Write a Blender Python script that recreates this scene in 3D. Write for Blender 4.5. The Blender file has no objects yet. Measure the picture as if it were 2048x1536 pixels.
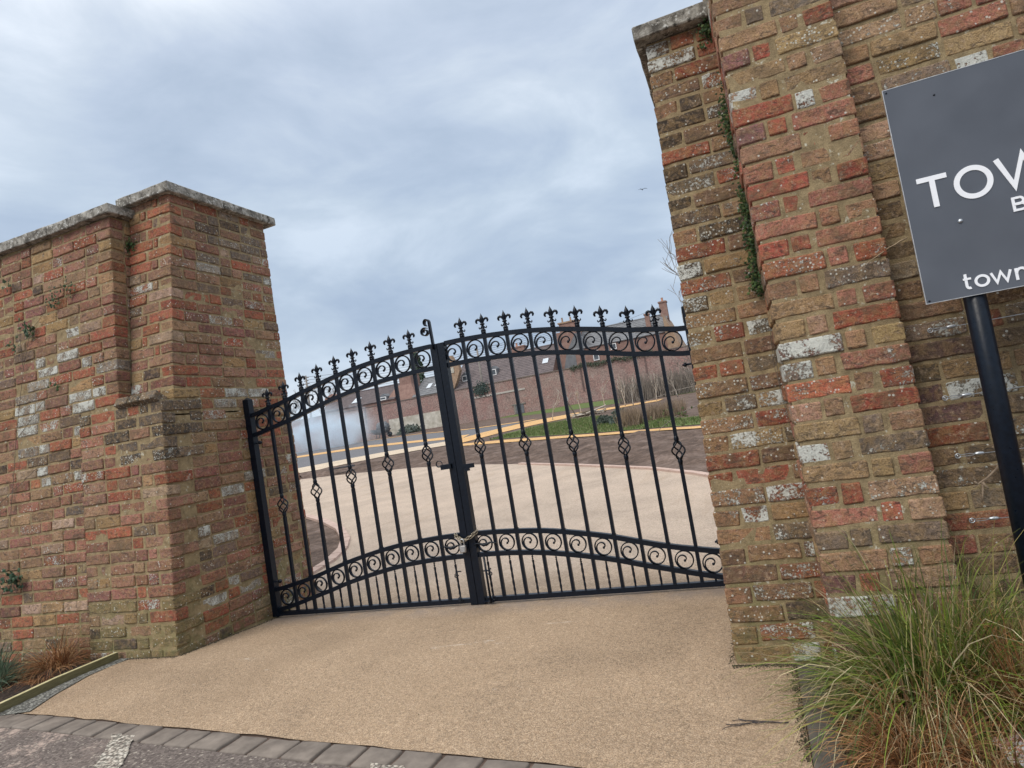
import bpy, math, random
from mathutils import Vector, Matrix, noise as mnoise
sc = bpy.context.scene
col = sc.collection
rad = math.radians
rnd = random.Random(11)

# ------------------------------------------------------------ camera
YAW, PITCH, ROLL = rad(19.82), rad(3.445), rad(-9.513)
f = Vector((-math.sin(YAW)*math.cos(PITCH), math.cos(YAW)*math.cos(PITCH), math.sin(PITCH)))
r = Vector((math.cos(YAW), math.sin(YAW), 0)); u = r.cross(f)
r2 = math.cos(ROLL)*r + math.sin(ROLL)*u; u2 = -math.sin(ROLL)*r + math.cos(ROLL)*u
CAM = Vector((3.474, -3.884, 1.130))
cd = bpy.data.cameras.new("camera"); cam = bpy.data.objects.new("camera", cd); col.objects.link(cam)
M = Matrix((r2, u2, -f)).transposed().to_4x4(); M.translation = CAM
cam.matrix_world = M
cd.sensor_width = 36; cd.lens = 36*1294.0/2048; cd.clip_start = 0.05; cd.clip_end = 3000
sc.camera = cam

# ------------------------------------------------------------ node helpers
def N(nt, t, **kw):
    n = nt.nodes.new(t)
    for k, v in kw.items():
        if k in n.inputs.keys(): n.inputs[k].default_value = v
        else: setattr(n, k, v)
    return n
def L(nt, a, b): nt.links.new(a, b)
def noise(nt, vec, scale, detail=4, rough=.55, dist=0):
    n = N(nt, 'ShaderNodeTexNoise'); n.inputs['Scale'].default_value = scale; n.inputs['Detail'].default_value = detail
    n.inputs['Roughness'].default_value = rough; n.inputs['Distortion'].default_value = dist
    if vec is not None: L(nt, vec, n.inputs['Vector'])
    return n.outputs['Fac']
def ramp(nt, fac, stops, interp='LINEAR'):
    n = N(nt, 'ShaderNodeValToRGB'); cr = n.color_ramp; cr.interpolation = interp
    while len(cr.elements) < len(stops): cr.elements.new(.5)
    for e, (p, c) in zip(cr.elements, stops):
        e.position = p; e.color = (c, c, c, 1) if isinstance(c, (int, float)) else (*c, 1)
    L(nt, fac, n.inputs['Fac']); return n.outputs['Color']
def mixc(nt, fac, a, b, mode='MIX'):
    n = N(nt, 'ShaderNodeMix', data_type='RGBA', blend_type=mode)
    for s, v in ((0, fac), (6, a), (7, b)):
        if isinstance(v, (int, float)): n.inputs[s].default_value = v
        elif isinstance(v, tuple): n.inputs[s].default_value = (*v, 1)
        else: L(nt, v, n.inputs[s])
    return n.outputs[2]
def math_(nt, op, a, b=None, clamp=False):
    n = N(nt, 'ShaderNodeMath', operation=op, use_clamp=clamp)
    for i, v in enumerate((a, b)):
        if v is None: continue
        if isinstance(v, (int, float)): n.inputs[i].default_value = v
        else: L(nt, v, n.inputs[i])
    return n.outputs[0]
def mapr(nt, v, a, b, c=0., d=1.):
    n = N(nt, 'ShaderNodeMapRange'); L(nt, v, n.inputs[0])
    for i, x in enumerate((a, b, c, d)): n.inputs[i+1].default_value = x
    return n.outputs[0]
def bump(nt, h, strength, dist=.01):
    n = N(nt, 'ShaderNodeBump'); n.inputs['Strength'].default_value = strength; n.inputs['Distance'].default_value = dist
    L(nt, h, n.inputs['Height']); return n.outputs['Normal']
def newmat(name, rough=.8, metal=0., colr=(.5, .5, .5), spec=.5):
    m = bpy.data.materials.new(name); m.use_nodes = True; nt = m.node_tree
    b = nt.nodes['Principled BSDF']; b.inputs['Roughness'].default_value = rough; b.inputs['Metallic'].default_value = metal
    b.inputs['Base Color'].default_value = (*colr, 1); b.inputs['Specular IOR Level'].default_value = spec
    return m, nt, b
def pos(nt): return N(nt, 'ShaderNodeNewGeometry').outputs['Position']
def objc(nt): return N(nt, 'ShaderNodeTexCoord').outputs['Object']
def sepz(nt, v):
    n = N(nt, 'ShaderNodeSeparateXYZ'); L(nt, v, n.inputs[0]); return n.outputs
def scalev(nt, v, s):
    n = N(nt, 'ShaderNodeVectorMath', operation='MULTIPLY'); L(nt, v, n.inputs[0]); n.inputs[1].default_value = s; return n.outputs[0]

# ------------------------------------------------------------ world: overcast sky over a Nishita base
SUN_EL, SUN_AZ = 42, 205          # azimuth clockwise from +Y: the light comes over the camera's left shoulder
w = bpy.data.worlds.new("World"); sc.world = w; w.use_nodes = True; nt = w.node_tree
bg = nt.nodes['Background']
sky = N(nt, 'ShaderNodeTexSky', sky_type='NISHITA'); sky.sun_disc = False
sky.sun_elevation = rad(SUN_EL); sky.sun_rotation = rad(SUN_AZ)
tc = N(nt, 'ShaderNodeTexCoord').outputs['Generated']; s3 = sepz(nt, tc)
zc = math_(nt, 'MAXIMUM', s3['Z'], 0.0)
den = math_(nt, 'ADD', zc, .22)
cx = math_(nt, 'DIVIDE', s3['X'], den); cy = math_(nt, 'DIVIDE', s3['Y'], den)
cmb = N(nt, 'ShaderNodeCombineXYZ'); L(nt, cx, cmb.inputs[0]); L(nt, cy, cmb.inputs[1])
cv = cmb.outputs[0]
n1 = noise(nt, scalev(nt, cv, (1.0, 1.35, 1)), 1.15, 5, .45, .2)
n2 = noise(nt, scalev(nt, tc, (1.0, 1.0, 2.3)), 3.4, 8, .56, .35)
cl = math_(nt, 'ADD', math_(nt, 'MULTIPLY', n1, .46), math_(nt, 'MULTIPLY', n2, .54))
base = ramp(nt, zc, [(0, (.70, .76, .83)), (.06, (.66, .72, .80)), (.13, (.465, .56, .685)), (.24, (.435, .53, .665)), (.36, (.505, .60, .725)), (.55, (.605, .685, .80)), (1, (2.2, 2.16, 2.08))])
cloud = ramp(nt, cl, [(.36, (.72, .765, .82)), (.46, (.88, .90, .935)), (.535, (1.04, 1.035, 1.02)), (.62, (1.30, 1.25, 1.19))])
skc = mixc(nt, 1.0, base, cloud, 'MULTIPLY')
nish = mixc(nt, 1.0, sky.outputs['Color'], (.10, .10, .10), 'MULTIPLY')
fin = mixc(nt, .92, nish, skc)
L(nt, fin, bg.inputs['Color']); bg.inputs['Strength'].default_value = .98

sd = bpy.data.lights.new("sun", 'SUN'); sd.energy = 1.5; sd.angle = rad(28); sd.color = (1, .93, .84)
so = bpy.data.objects.new("sun", sd); col.objects.link(so)
az, el = rad(SUN_AZ), rad(SUN_EL)
sdir = Vector((math.sin(az)*math.cos(el), math.cos(az)*math.cos(el), math.sin(el)))
so.rotation_euler = sdir.to_track_quat('Z', 'Y').to_euler(); so.location = (0, -10, 20)
sc.view_settings.view_transform = 'Standard'; sc.view_settings.look = 'None'
sc.view_settings.exposure = 0.22; sc.view_settings.gamma = 1; sc.view_settings.use_curve_mapping = False

# ------------------------------------------------------------ mesh helpers
class MB:
    def __init__(s): s.v = []; s.f = []; s.c = []
    def add(s, vs, fs, c=None):
        o = len(s.v); s.v += [tuple(x) for x in vs]; s.f += [tuple(i+o for i in q) for q in fs]
        if c is not None: s.c += [c]*len(fs)
    def box(s, x0, x1, y0, y1, z0, z1, c=None):
        vs = [(x, y, z) for z in (z0, z1) for y in (y0, y1) for x in (x0, x1)]
        s.add(vs, [(0, 2, 3, 1), (4, 5, 7, 6), (0, 1, 5, 4), (2, 6, 7, 3), (0, 4, 6, 2), (1, 3, 7, 5)], c)
    def hexa(s, p, c=None):   # p: 8 points, bottom 4 then top 4, ccw seen from above
        s.add(p, [(3, 2, 1, 0), (4, 5, 6, 7), (0, 1, 5, 4), (1, 2, 6, 5), (2, 3, 7, 6), (3, 0, 4, 7)], c)
    def tube(s, pts, rs, n=6, cap=True, c=None, flat=None):
        pts = [Vector(p) for p in pts]
        if isinstance(rs, (int, float)): rs = [rs]*len(pts)
        rings = []; up = None
        for i, p in enumerate(pts):
            t = (pts[min(i+1, len(pts)-1)]-pts[max(i-1, 0)])
            if t.length < 1e-9: t = Vector((0, 0, 1))
            t.normalize()
            if up is None: up = Vector((0, 1, 0)) if abs(t.y) < .9 else Vector((1, 0, 0))
            a = (up - t*up.dot(t)); a.normalize(); b = t.cross(a); up = a
            rings.append([p + a*math.cos(2*math.pi*k/n)*rs[i] + b*math.sin(2*math.pi*k/n)*rs[i] for k in range(n)])
        vs = [q for g_ in rings for q in g_]; fs = []
        for i in range(len(rings)-1):
            for k in range(n):
                k2 = (k+1) % n; fs.append((i*n+k, i*n+k2, (i+1)*n+k2, (i+1)*n+k))
        if cap: fs.append(tuple(range(n-1, -1, -1))); fs.append(tuple((len(rings)-1)*n+k for k in range(n)))
        s.add(vs, fs, c)
    def lathe(s, prof, n=10, cx=0, cy=0, z=0, sy=1.0):
        vs = [(cx+r_*math.cos(2*math.pi*k/n), cy+sy*r_*math.sin(2*math.pi*k/n), z+h) for r_, h in prof for k in range(n)]
        fs = [(i*n+k, i*n+(k+1) % n, (i+1)*n+(k+1) % n, (i+1)*n+k) for i in range(len(prof)-1) for k in range(n)]
        fs.append(tuple(range(n-1, -1, -1))); fs.append(tuple((len(prof)-1)*n+k for k in range(n)))
        s.add(vs, fs)
    def ribbon_rect(s, path, wy, th, closed=False):
        # path in the XZ plane: a flat bar, wy wide along Y, th thick
        vs = []; n = len(path); P = [Vector((p[0], 0, p[1])) for p in path]
        y0 = path[0][2] if len(path[0]) > 2 else 0
        for i, p in enumerate(P):
            t = P[min(i+1, n-1)]-P[max(i-1, 0)]; t.normalize(); nn = Vector((-t.z, 0, t.x))
            tt = th[i] if isinstance(th, list) else th
            for a, b in ((-1, -1), (1, -1), (1, 1), (-1, 1)):
                vs.append((p.x+nn.x*tt/2*a, y0+b*wy/2, p.z+nn.z*tt/2*a))
        fs = [(i*4+k, i*4+(k+1) % 4, (i+1)*4+(k+1) % 4, (i+1)*4+k) for i in range(n-1) for k in range(4)]
        fs += [(3, 2, 1, 0), tuple((n-1)*4+k for k in range(4))]
        s.add(vs, fs)
    def mesh(s, name, mat, smooth=False):
        m = bpy.data.meshes.new(name); m.from_pydata(s.v, [], s.f); m.update()
        if mat: m.materials.append(mat)
        if s.c:
            ca = m.color_attributes.new('Col', 'FLOAT_COLOR', 'CORNER')
            k = 0; buf = []
            for p, c in zip(m.polygons, s.c):
                buf += (list(c)+[1.0])[:4]*p.loop_total if len(c) == 3 else list(c)*p.loop_total
            ca.data.foreach_set('color', buf)
        if smooth: m.polygons.foreach_set('use_smooth', [True]*len(m.polygons))
        return m
def link(name, mesh, parent=None, loc=None, rot=None, scale=None):
    o = bpy.data.objects.new(name, mesh); col.objects.link(o)
    if parent: o.parent = parent
    if loc is not None: o.location = loc
    if rot is not None: o.rotation_euler = rot
    if scale is not None: o.scale = scale
    return o
def part(name, mb, mat, parent=None, smooth=False, **kw):
    return link(name, mb.mesh(name, mat, smooth), parent, **kw)
def tag(o, label=None, cat=None, group=None, kind=None):
    if label: o['label'] = label
    if cat: o['category'] = cat
    if group: o['group'] = group
    if kind: o['kind'] = kind
    return o
def thing(name, label, cat, loc=(0, 0, 0), group=None):
    o = bpy.data.objects.new(name, None); col.objects.link(o); o.location = loc; o.empty_display_size = .1
    return tag(o, label, cat, group)
def clampf(x, a=0., b=1.): return max(a, min(b, x))

# ------------------------------------------------------------ the lie of the land
S = .0345
def g(x, y):
    if y < 0: return .065*min(-y, 1.0)*clampf(1-x/3.2)
    return max(0., y-1)*S

# ------------------------------------------------------------ materials
def brick_material(name, from_attr=False):
    m, nt, b = newmat(name, .92, spec=.25)
    if from_attr:
        at = N(nt, 'ShaderNodeAttribute', attribute_name='Col'); bc, al = at.outputs['Color'], at.outputs['Alpha']
    else:
        oi = N(nt, 'ShaderNodeObjectInfo'); bc, al = oi.outputs['Color'], oi.outputs['Alpha']
    p = pos(nt)
    fine = noise(nt, p, 210, 5, .65); mid = noise(nt, p, 34, 5, .6, .6); big = noise(nt, p, 9, 4, .55, .3); streak = noise(nt, scalev(nt, p, (1, 1, 2.2)), 22, 5, .65, 1.2)
    c = mixc(nt, mapr(nt, mid, .44, .60, 0, .85), bc, mixc(nt, .60, bc, (.29, .185, .085)))
    c = mixc(nt, mapr(nt, noise(nt, p, 19, 4, .6, .8), .54, .64, 0, .6), c, mixc(nt, .5, bc, (.38, .26, .12)))
    c = mixc(nt, mapr(nt, streak, .52, .63, 0, .9), c, mixc(nt, .8, bc, (.075, .058, .045)))
    c = mixc(nt, mapr(nt, noise(nt, p, 60, 5, .7), .53, .66, 0, .6), c, (.42, .31, .215))
    c = mixc(nt, 1.0, c, ramp(nt, fine, [(.28, .45), (.5, 1.0), (.75, 1.45)]), 'MULTIPLY')
    # pits
    pit = ramp(nt, noise(nt, p, 120, 3, .7), [(.25, .35), (.38, 1.0)])
    c = mixc(nt, 1.0, c, pit, 'MULTIPLY')
    # grime films
    c = mixc(nt, mapr(nt, big, .52, .66, 0, .5), c, (.13, .095, .06))
    # moss / algae close to the ground
    zz = sepz(nt, p)['Z']
    low = math_(nt, 'MULTIPLY', mapr(nt, zz, .0, .34, 1, 0), mapr(nt, noise(nt, p, 13, 5, .7), .42, .62))
    c = mixc(nt, math_(nt, 'MULTIPLY', low, .75), c, (.105, .11, .045))
    # crusty lichen: amount in alpha
    ln = noise(nt, p, 95, 6, .75, .3); lb = noise(nt, p, 16, 3, .5)
    thr = mapr(nt, al, 0, 1, .80, .43)
    lsum = math_(nt, 'ADD', math_(nt, 'MULTIPLY', ln, .62), math_(nt, 'MULTIPLY', lb, .42))
    lm = math_(nt, 'MULTIPLY', math_(nt, 'SUBTRACT', lsum, thr), 22, True)
    c = mixc(nt, lm, c, mixc(nt, fine, (.42, .43, .38), (.74, .74, .68)))
    vd = N(nt, 'ShaderNodeTexVoronoi'); vd.inputs['Scale'].default_value = 95; L(nt, p, vd.inputs['Vector'])
    vr = sepz(nt, vd.outputs['Color'])['Y']
    dots = math_(nt, 'MULTIPLY', math_(nt, 'LESS_THAN', vd.outputs['Distance'], math_(nt, 'MULTIPLY', vr, .42)), math_(nt, 'GREATER_THAN', vr, mapr(nt, al, .34, .8, .99, .6)))
    c = mixc(nt, math_(nt, 'MULTIPLY', dots, .75), c, (.62, .62, .55))
    L(nt, c, b.inputs['Base Color'])
    h = math_(nt, 'ADD', math_(nt, 'MULTIPLY', mid, 1.0), math_(nt, 'ADD', math_(nt, 'MULTIPLY', fine, .5), math_(nt, 'MULTIPLY', lm, .25)))
    L(nt, bump(nt, h, 1.0, .010), b.inputs['Normal'])
    return m
M_BRICK = brick_material('old_brick'); M_BRICKV = brick_material('old_brick_far', True)
def mortar_material():
    m, nt, b = newmat('lime_mortar', .95, spec=.15)
    p = pos(nt); a = noise(nt, p, 25, 5, .6); fi = noise(nt, p, 260, 4, .7)
    c = mixc(nt, mapr(nt, a, .35, .68), (.41, .315, .18), (.25, .19, .11))
    c = mixc(nt, 1.0, c, ramp(nt, fi, [(.25, .6), (.55, 1.0), (.8, 1.3)]), 'MULTIPLY')
    zz = sepz(nt, p)['Z']
    low = math_(nt, 'MULTIPLY', mapr(nt, zz, 0, .7, 1, 0), mapr(nt, noise(nt, p, 9, 5, .7), .4, .6))
    c = mixc(nt, math_(nt, 'MULTIPLY', low, .7), c, (.17, .18, .07))
    wl = math_(nt, 'MULTIPLY', math_(nt, 'SUBTRACT', noise(nt, p, 30, 6, .7), .60), 14, True)
    c = mixc(nt, wl, c, (.60, .58, .47))
    L(nt, c, b.inputs['Base Color'])
    L(nt, bump(nt, math_(nt, 'ADD', fi, math_(nt, 'MULTIPLY', a, 2)), .9, .006), b.inputs['Normal'])
    return m
M_MORTAR = mortar_material()
def stone_material():
    m, nt, b = newmat('coping_stone', .9, spec=.25)
    p = pos(nt); a = noise(nt, p, 14, 6, .65, .4); fi = noise(nt, p, 150, 5, .7)
    c = ramp(nt, a, [(.36, (.10, .092, .08)), (.5, (.25, .235, .205)), (.64, (.48, .46, .41))])
    c = mixc(nt, 1.0, c, ramp(nt, fi, [(.25, .6), (.5, 1.), (.8, 1.3)]), 'MULTIPLY')
    lm = math_(nt, 'MULTIPLY', math_(nt, 'SUBTRACT', noise(nt, p, 42, 6, .7), .565), 16, True)
    c = mixc(nt, math_(nt, 'MULTIPLY', math_(nt, 'SUBTRACT', noise(nt, p, 26, 6, .75), .55), 14, True), c, (.07, .065, .055)); c = mixc(nt, lm, c, (.62, .62, .58))
    L(nt, c, b.inputs['Base Color']); L(nt, bump(nt, math_(nt, 'ADD', a, fi), .8, .008), b.inputs['Normal'])
    return m
M_STONE = stone_material()
def black_material():
    m, nt, b = newmat('black_gloss_paint', .33, colr=(.004, .005, .009), spec=.28)
    p = pos(nt); a = noise(nt, p, 60, 4, .6)
    L(nt, ramp(nt, a, [(.3, (.0025, .005, .010)), (.7, (.005, .010, .020))]), b.inputs['Base Color'])
    L(nt, ramp(nt, noise(nt, p, 90, 4, .6), [(.3, .26), (.7, .45)]), b.inputs['Roughness'])
    L(nt, bump(nt, noise(nt, p, 130, 3, .5), .12, .002), b.inputs['Normal'])
    return m
M_BLACK = black_material()
def grains(name, ca, cb, cc, scale=170, bs=.6, dark=.5, blot=((.3, .84), (.7, 1.10)), tint=None, rough=.85):
    m, nt, b = newmat(name, rough, spec=.3)
    p = pos(nt)
    v = N(nt, 'ShaderNodeTexVoronoi'); v.inputs['Scale'].default_value = scale; L(nt, p, v.inputs['Vector'])
    rc = sepz(nt, v.outputs['Color'])['X']
    c = ramp(nt, rc, [(0, ca), (.5, cb), (1, cc)])
    gap = ramp(nt, v.outputs['Distance'], [(.35, 1.0), (.62, dark)])
    c = mixc(nt, 1.0, c, gap, 'MULTIPLY')
    c = mixc(nt, 1.0, c, ramp(nt, noise(nt, p, scale*.36, 4, .7), [(.3, .72), (.5, 1.0), (.7, 1.2)]), 'MULTIPLY')
    c = mixc(nt, 1.0, c, ramp(nt, noise(nt, p, 1.1, 4, .6, .5), [(blot[0][0], blot[0][1]), (blot[1][0], blot[1][1])]), 'MULTIPLY')
    if tint: c = mixc(nt, mapr(nt, noise(nt, p, .8, 5, .6, 1.), .45, .65, 0, .6), c, tint)
    L(nt, c, b.inputs['Base Color'])
    h = math_(nt, 'SUBTRACT', noise(nt, p, scale*.6, 4, .7), v.outputs['Distance'])
    L(nt, bump(nt, h, bs, .004), b.inputs['Normal'])
    return m
def resin_material():
    m, nt, b = newmat('resin_bound_gravel', .85, spec=.3); p = pos(nt); sx = sepz(nt, p)
    v = N(nt, 'ShaderNodeTexVoronoi'); v.inputs['Scale'].default_value = 185; L(nt, p, v.inputs['Vector'])
    rc = sepz(nt, v.outputs['Color'])['X']
    outer = ramp(nt, rc, [(0, (.375, .265, .17)), (.5, (.45, .325, .215)), (1, (.53, .40, .28))])
    inner = ramp(nt, rc, [(0, (.42, .33, .255)), (.5, (.495, .395, .315)), (1, (.565, .465, .38))])
    t = math_(nt, 'ADD', sx['Y'], math_(nt, 'MULTIPLY', noise(nt, p, 2.2, 4, .6), .7)); t = mapr(nt, t, .15, 1.3)
    c = mixc(nt, t, outer, inner)
    gap = ramp(nt, v.outputs['Distance'], [(.35, 1.0), (.62, .66)]); gap = mixc(nt, math_(nt, 'MULTIPLY', t, .5), gap, (1., 1., 1.))
    c = mixc(nt, 1.0, c, gap, 'MULTIPLY')
    c = mixc(nt, 1.0, c, ramp(nt, noise(nt, p, 55, 4, .7), [(.3, .74), (.5, 1.0), (.7, 1.22)]), 'MULTIPLY')
    c = mixc(nt, 1.0, c, ramp(nt, noise(nt, p, 1.3, 5, .62, .6), [(.32, .84), (.5, 1.0), (.68, 1.12)]), 'MULTIPLY')
    # grey grit gathered under the gate
    d = math_(nt, 'ABSOLUTE', math_(nt, 'ADD', sx['Y'], .02)); grit = math_(nt, 'MULTIPLY', mapr(nt, d, .03, .26, 1, 0), mapr(nt, noise(nt, p, 7, 5, .7), .35, .6))
    c = mixc(nt, math_(nt, 'MULTIPLY', grit, .75), c, (.27, .225, .195))
    # tyre-darkened bands and pale scuffs
    c = mixc(nt, mapr(nt, noise(nt, scalev(nt, p, (3.2, .5, 1)), 1.0, 5, .65, .4), .55, .70, 0, .30), c, (.31, .22, .14))
    c = mixc(nt, mapr(nt, noise(nt, scalev(nt, p, (.35, 1.6, 1)), 5, 5, .75, .6), .66, .72, 0, .55), c, (.80, .74, .66))
    L(nt, c, b.inputs['Base Color']); h = math_(nt, 'SUBTRACT', noise(nt, p, 95, 4, .7), v.outputs['Distance'])
    L(nt, bump(nt, h, .8, .004), b.inputs['Normal']); return m
M_RESIN = resin_material(); M_RESIN_IN = M_RESIN
M_PATHY = grains('ochre_gravel_path', (.55, .31, .12), (.68, .41, .17), (.75, .50, .24), 60, .3, .8)
M_PALEP = grains('pale_gravel_path', (.52, .42, .31), (.62, .51, .38), (.7, .58, .45), 60, .3, .8)
M_TARMAC = grains('garden_tarmac', (.12, .12, .13), (.16, .16, .17), (.21, .20, .21), 50, .3, .8)
def road_material():
    m, nt, b = newmat('worn_road', .85, spec=.35)
    p = pos(nt)
    v = N(nt, 'ShaderNodeTexVoronoi'); v.inputs['Scale'].default_value = 110; L(nt, p, v.inputs['Vector'])
    rc = sepz(nt, v.outputs['Color'])['X']
    c = ramp(nt, rc, [(0, (.085, .068, .06)), (.5, (.135, .11, .10)), (.93, (.19, .16, .14)), (1, (.36, .32, .27))])
    worn = mapr(nt, math_(nt, 'ADD', math_(nt, 'MULTIPLY', noise(nt, p, 3.2, 6, .7, .4), .7), math_(nt, 'MULTIPLY', noise(nt, p, 60, 4, .7), .35)), .52, .60)
    sx = sepz(nt, p)
    side = mapr(nt, sx['X'], .35, .75, 1, 0)
    c = mixc(nt, math_(nt, 'MULTIPLY', worn, side), c, (.42, .33, .28))
    L(nt, c, b.inputs['Base Color'])
    L(nt, bump(nt, noise(nt, p, 120, 4, .7), .8, .006), b.inputs['Normal'])
    return m
M_ROAD = road_material()
def soil_material(name, a, bb, cc, sc_=8, bs=1., dist=.05):
    m, nt, b = newmat(name, .95, spec=.2)
    p = pos(nt); n_ = noise(nt, p, sc_, 8, .7, .4)
    c = ramp(nt, n_, [(.3, a), (.5, bb), (.7, cc)]); c = mixc(nt, 1.0, c, ramp(nt, noise(nt, p, sc_*8, 5, .7), [(.3, .6), (.7, 1.3)]), 'MULTIPLY')
    L(nt, c, b.inputs['Base Color']); L(nt, bump(nt, n_, bs, dist), b.inputs['Normal'])
    return m
M_SOIL = soil_material('garden_soil', (.055, .038, .03), (.125, .088, .07), (.22, .165, .14), 2.5)
M_BED = soil_material('bed_soil', (.016, .012, .010), (.045, .032, .026), (.10, .072, .055), 40, 1., .02)
M_GRASSG = soil_material('rough_turf', (.085, .075, .045), (.10, .14, .04), (.16, .20, .07), 3)
M_BARK = soil_material('bark', (.08, .06, .045), (.15, .12, .09), (.24, .20, .16), 30, .8, .01)
M_TIMBER, _nt, _b = newmat('treated_timber', .85)
_p = pos(_nt); _n = noise(_nt, scalev(_nt, _p, (6, 6, 60)), 3, 5, .6)
L(_nt, ramp(_nt, _n, [(.3, (.115, .10, .045)), (.7, (.21, .185, .09))]), _b.inputs['Base Color'])
M_PALEWOOD, _nt, _b = newmat('weathered_timber_edge', .8)
L(_nt, ramp(_nt, noise(_nt, pos(_nt), 30, 4, .6), [(.3, (.42, .37, .19)), (.7, (.60, .55, .32))]), _b.inputs['Base Color'])
def veg_material(name, tr=.25, rough=.55):
    m, nt, b = newmat(name, rough, spec=.3)
    at = N(nt, 'ShaderNodeAttribute', attribute_name='Col')
    c = mixc(nt, 1.0, at.outputs['Color'], ramp(nt, noise(nt, pos(nt), 40, 3, .6), [(.3, .7), (.7, 1.25)]), 'MULTIPLY')
    L(nt, c, b.inputs['Base Color'])
    t = N(nt, 'ShaderNodeBsdfTranslucent'); L(nt, c, t.inputs['Color'])
    mx = N(nt, 'ShaderNodeMixShader'); mx.inputs[0].default_value = tr
    L(nt, b.outputs[0], mx.inputs[1]); L(nt, t.outputs[0], mx.inputs[2])
    L(nt, mx.outputs[0], nt.nodes['Material Output'].inputs['Surface'])
    return m
M_VEG = veg_material('blades_and_leaves')
def plain(name, a, bb, sc_=20, rough=.8, metal=0., bs=.3, bd=.01, spec=.4):
    m, nt, b = newmat(name, rough, metal, spec=spec); p = pos(nt); n_ = noise(nt, p, sc_, 5, .6)
    L(nt, ramp(nt, n_, [(.3, a), (.7, bb)]), b.inputs['Base Color']); L(nt, bump(nt, n_, bs, bd), b.inputs['Normal']); return m
M_SETT = plain('concrete_sett', (.12, .10, .085), (.235, .20, .17), 11, .8, 0, .6, .006)
M_KERB = plain('concrete_kerb', (.075, .066, .055), (.13, .115, .095), 30, .85, 0, .5, .004)
M_PINKKERB = plain('pink_kerb_stone', (.42, .30, .25), (.52, .39, .33), 8)
M_PAINT = grains('worn_white_paint', (.25, .21, .18), (.50, .45, .38), (.66, .62, .54), 75, .9, .35)
M_SIGN, _nt, _b = newmat('grey_sign_face', .28, spec=.45)
_p = pos(_nt)
L(_nt, ramp(_nt, noise(_nt, _p, 6, 3, .5), [(.3, (.088, .098, .118)), (.7, (.105, .116, .138))]), _b.inputs['Base Color'])
L(_nt, bump(_nt, noise(_nt, _p, 4, 2, .4), .45, .03), _b.inputs['Normal'])
M_SIGNEDGE = plain('aluminium_edge', (.45, .46, .46), (.6, .6, .6), 40, .4, .6)
M_WHITE = plain('white_vinyl', (.86, .88, .92), (.90, .92, .95), 30, .45, 0, .05)
M_ZINC = plain('zinc', (.42, .45, .48), (.62, .65, .68), 80, .35, .8, .1)
M_BRASS = plain('dull_steel_lock', (.25, .24, .24), (.42, .40, .38), 120, .45, .55, .2, .002)
M_CHAIN = plain('rusty_chain', (.20, .17, .12), (.42, .37, .29), 90, .4, .7, .3, .002)
M_FARBRICK, _nt, _b = newmat('far_garden_brick', .95, spec=.1)
_p = pos(_nt)
_n = N(_nt, 'ShaderNodeTexBrick'); 
_c3 = N(_nt, 'ShaderNodeCombineXYZ'); _s = sepz(_nt, _p); L(_nt, math_(_nt, 'ADD', _s['X'], _s['Y']), _c3.inputs[0]); L(_nt, _s['Z'], _c3.inputs[1]); L(_nt, _c3.outputs[0], _n.inputs['Vector'])
for k_, v_ in (('Scale', 1.0), ('Brick Width', .23), ('Row Height', .08), ('Mortar Size', .012)): _n.inputs[k_].default_value = v_
_n.inputs['Color1'].default_value = (.33, .175, .165, 1); _n.inputs['Color2'].default_value = (.25, .155, .15, 1); _n.inputs['Mortar'].default_value = (.30, .235, .19, 1)
_c = mixc(_nt, mapr(_nt, noise(_nt, _p, .55, 6, .65, .6), .42, .62), _n.outputs['Color'], (.30, .225, .20))
_c = mixc(_nt, mapr(_nt, noise(_nt, _p, 1.4, 7, .75, .4), .56, .66, 0, .7), _c, (.40, .34, .30))
_c = mixc(_nt, mapr(_nt, noise(_nt, _p, .9, 6, .7), .58, .75, 0, .6), _c, (.10, .075, .07))
_c = mixc(_nt, 1.0, _c, ramp(_nt, noise(_nt, _p, 8, 4, .7), [(.3, .6), (.7, 1.4)]), 'MULTIPLY')
L(_nt, _c, _b.inputs['Base Color'])
M_HOUSEBRICK = plain('house_brick', (.21, .125, .105), (.31, .20, .165), 3, .95)
M_BUFFBRICK = plain('buff_gable_brick', (.26, .17, .115), (.40, .29, .20), 3, .95)
M_TILE = plain('brown_roof_tile', (.095, .08, .083), (.165, .135, .135), 2.2, .9)  # tile colour lifted slightly to paint in the distance haze
M_SLATE = plain('grey_slate', (.12, .125, .135), (.20, .205, .215), 2, .8)
M_WINFRAME = plain('white_frame', (.72, .72, .72), (.8, .8, .8), 5, .5)
M_GLASS = plain('window_glass', (.05, .06, .07), (.12, .14, .16), 2, .15, 0, .0)
M_SKYGL = plain('rooflight_glass', (.45, .5, .55), (.6, .64, .68), 2, .1, 0, 0)
M_RENDER = plain('pale_lime_render', (.36, .33, .27), (.62, .59, .52), 2.2, .95)
M_LEAD = plain('lead', (.10, .11, .125), (.16, .17, .185), 4, .7)
M_POLE = plain('weathered_pole', (.16, .14, .125), (.26, .24, .22), 4, .9)

# ------------------------------------------------------------ ground, drive, roads
def sheet(name, polys, mat, off, kind='structure', parent=None, res=None):
    mb = MB()
    for poly in polys:
        vs = [(x, y, g(x, y)+off) for x, y in poly]; mb.add(vs, [tuple(range(len(vs)))])
    o = part(name, mb, mat, parent)
    if kind: o['kind'] = kind
    return o
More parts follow.
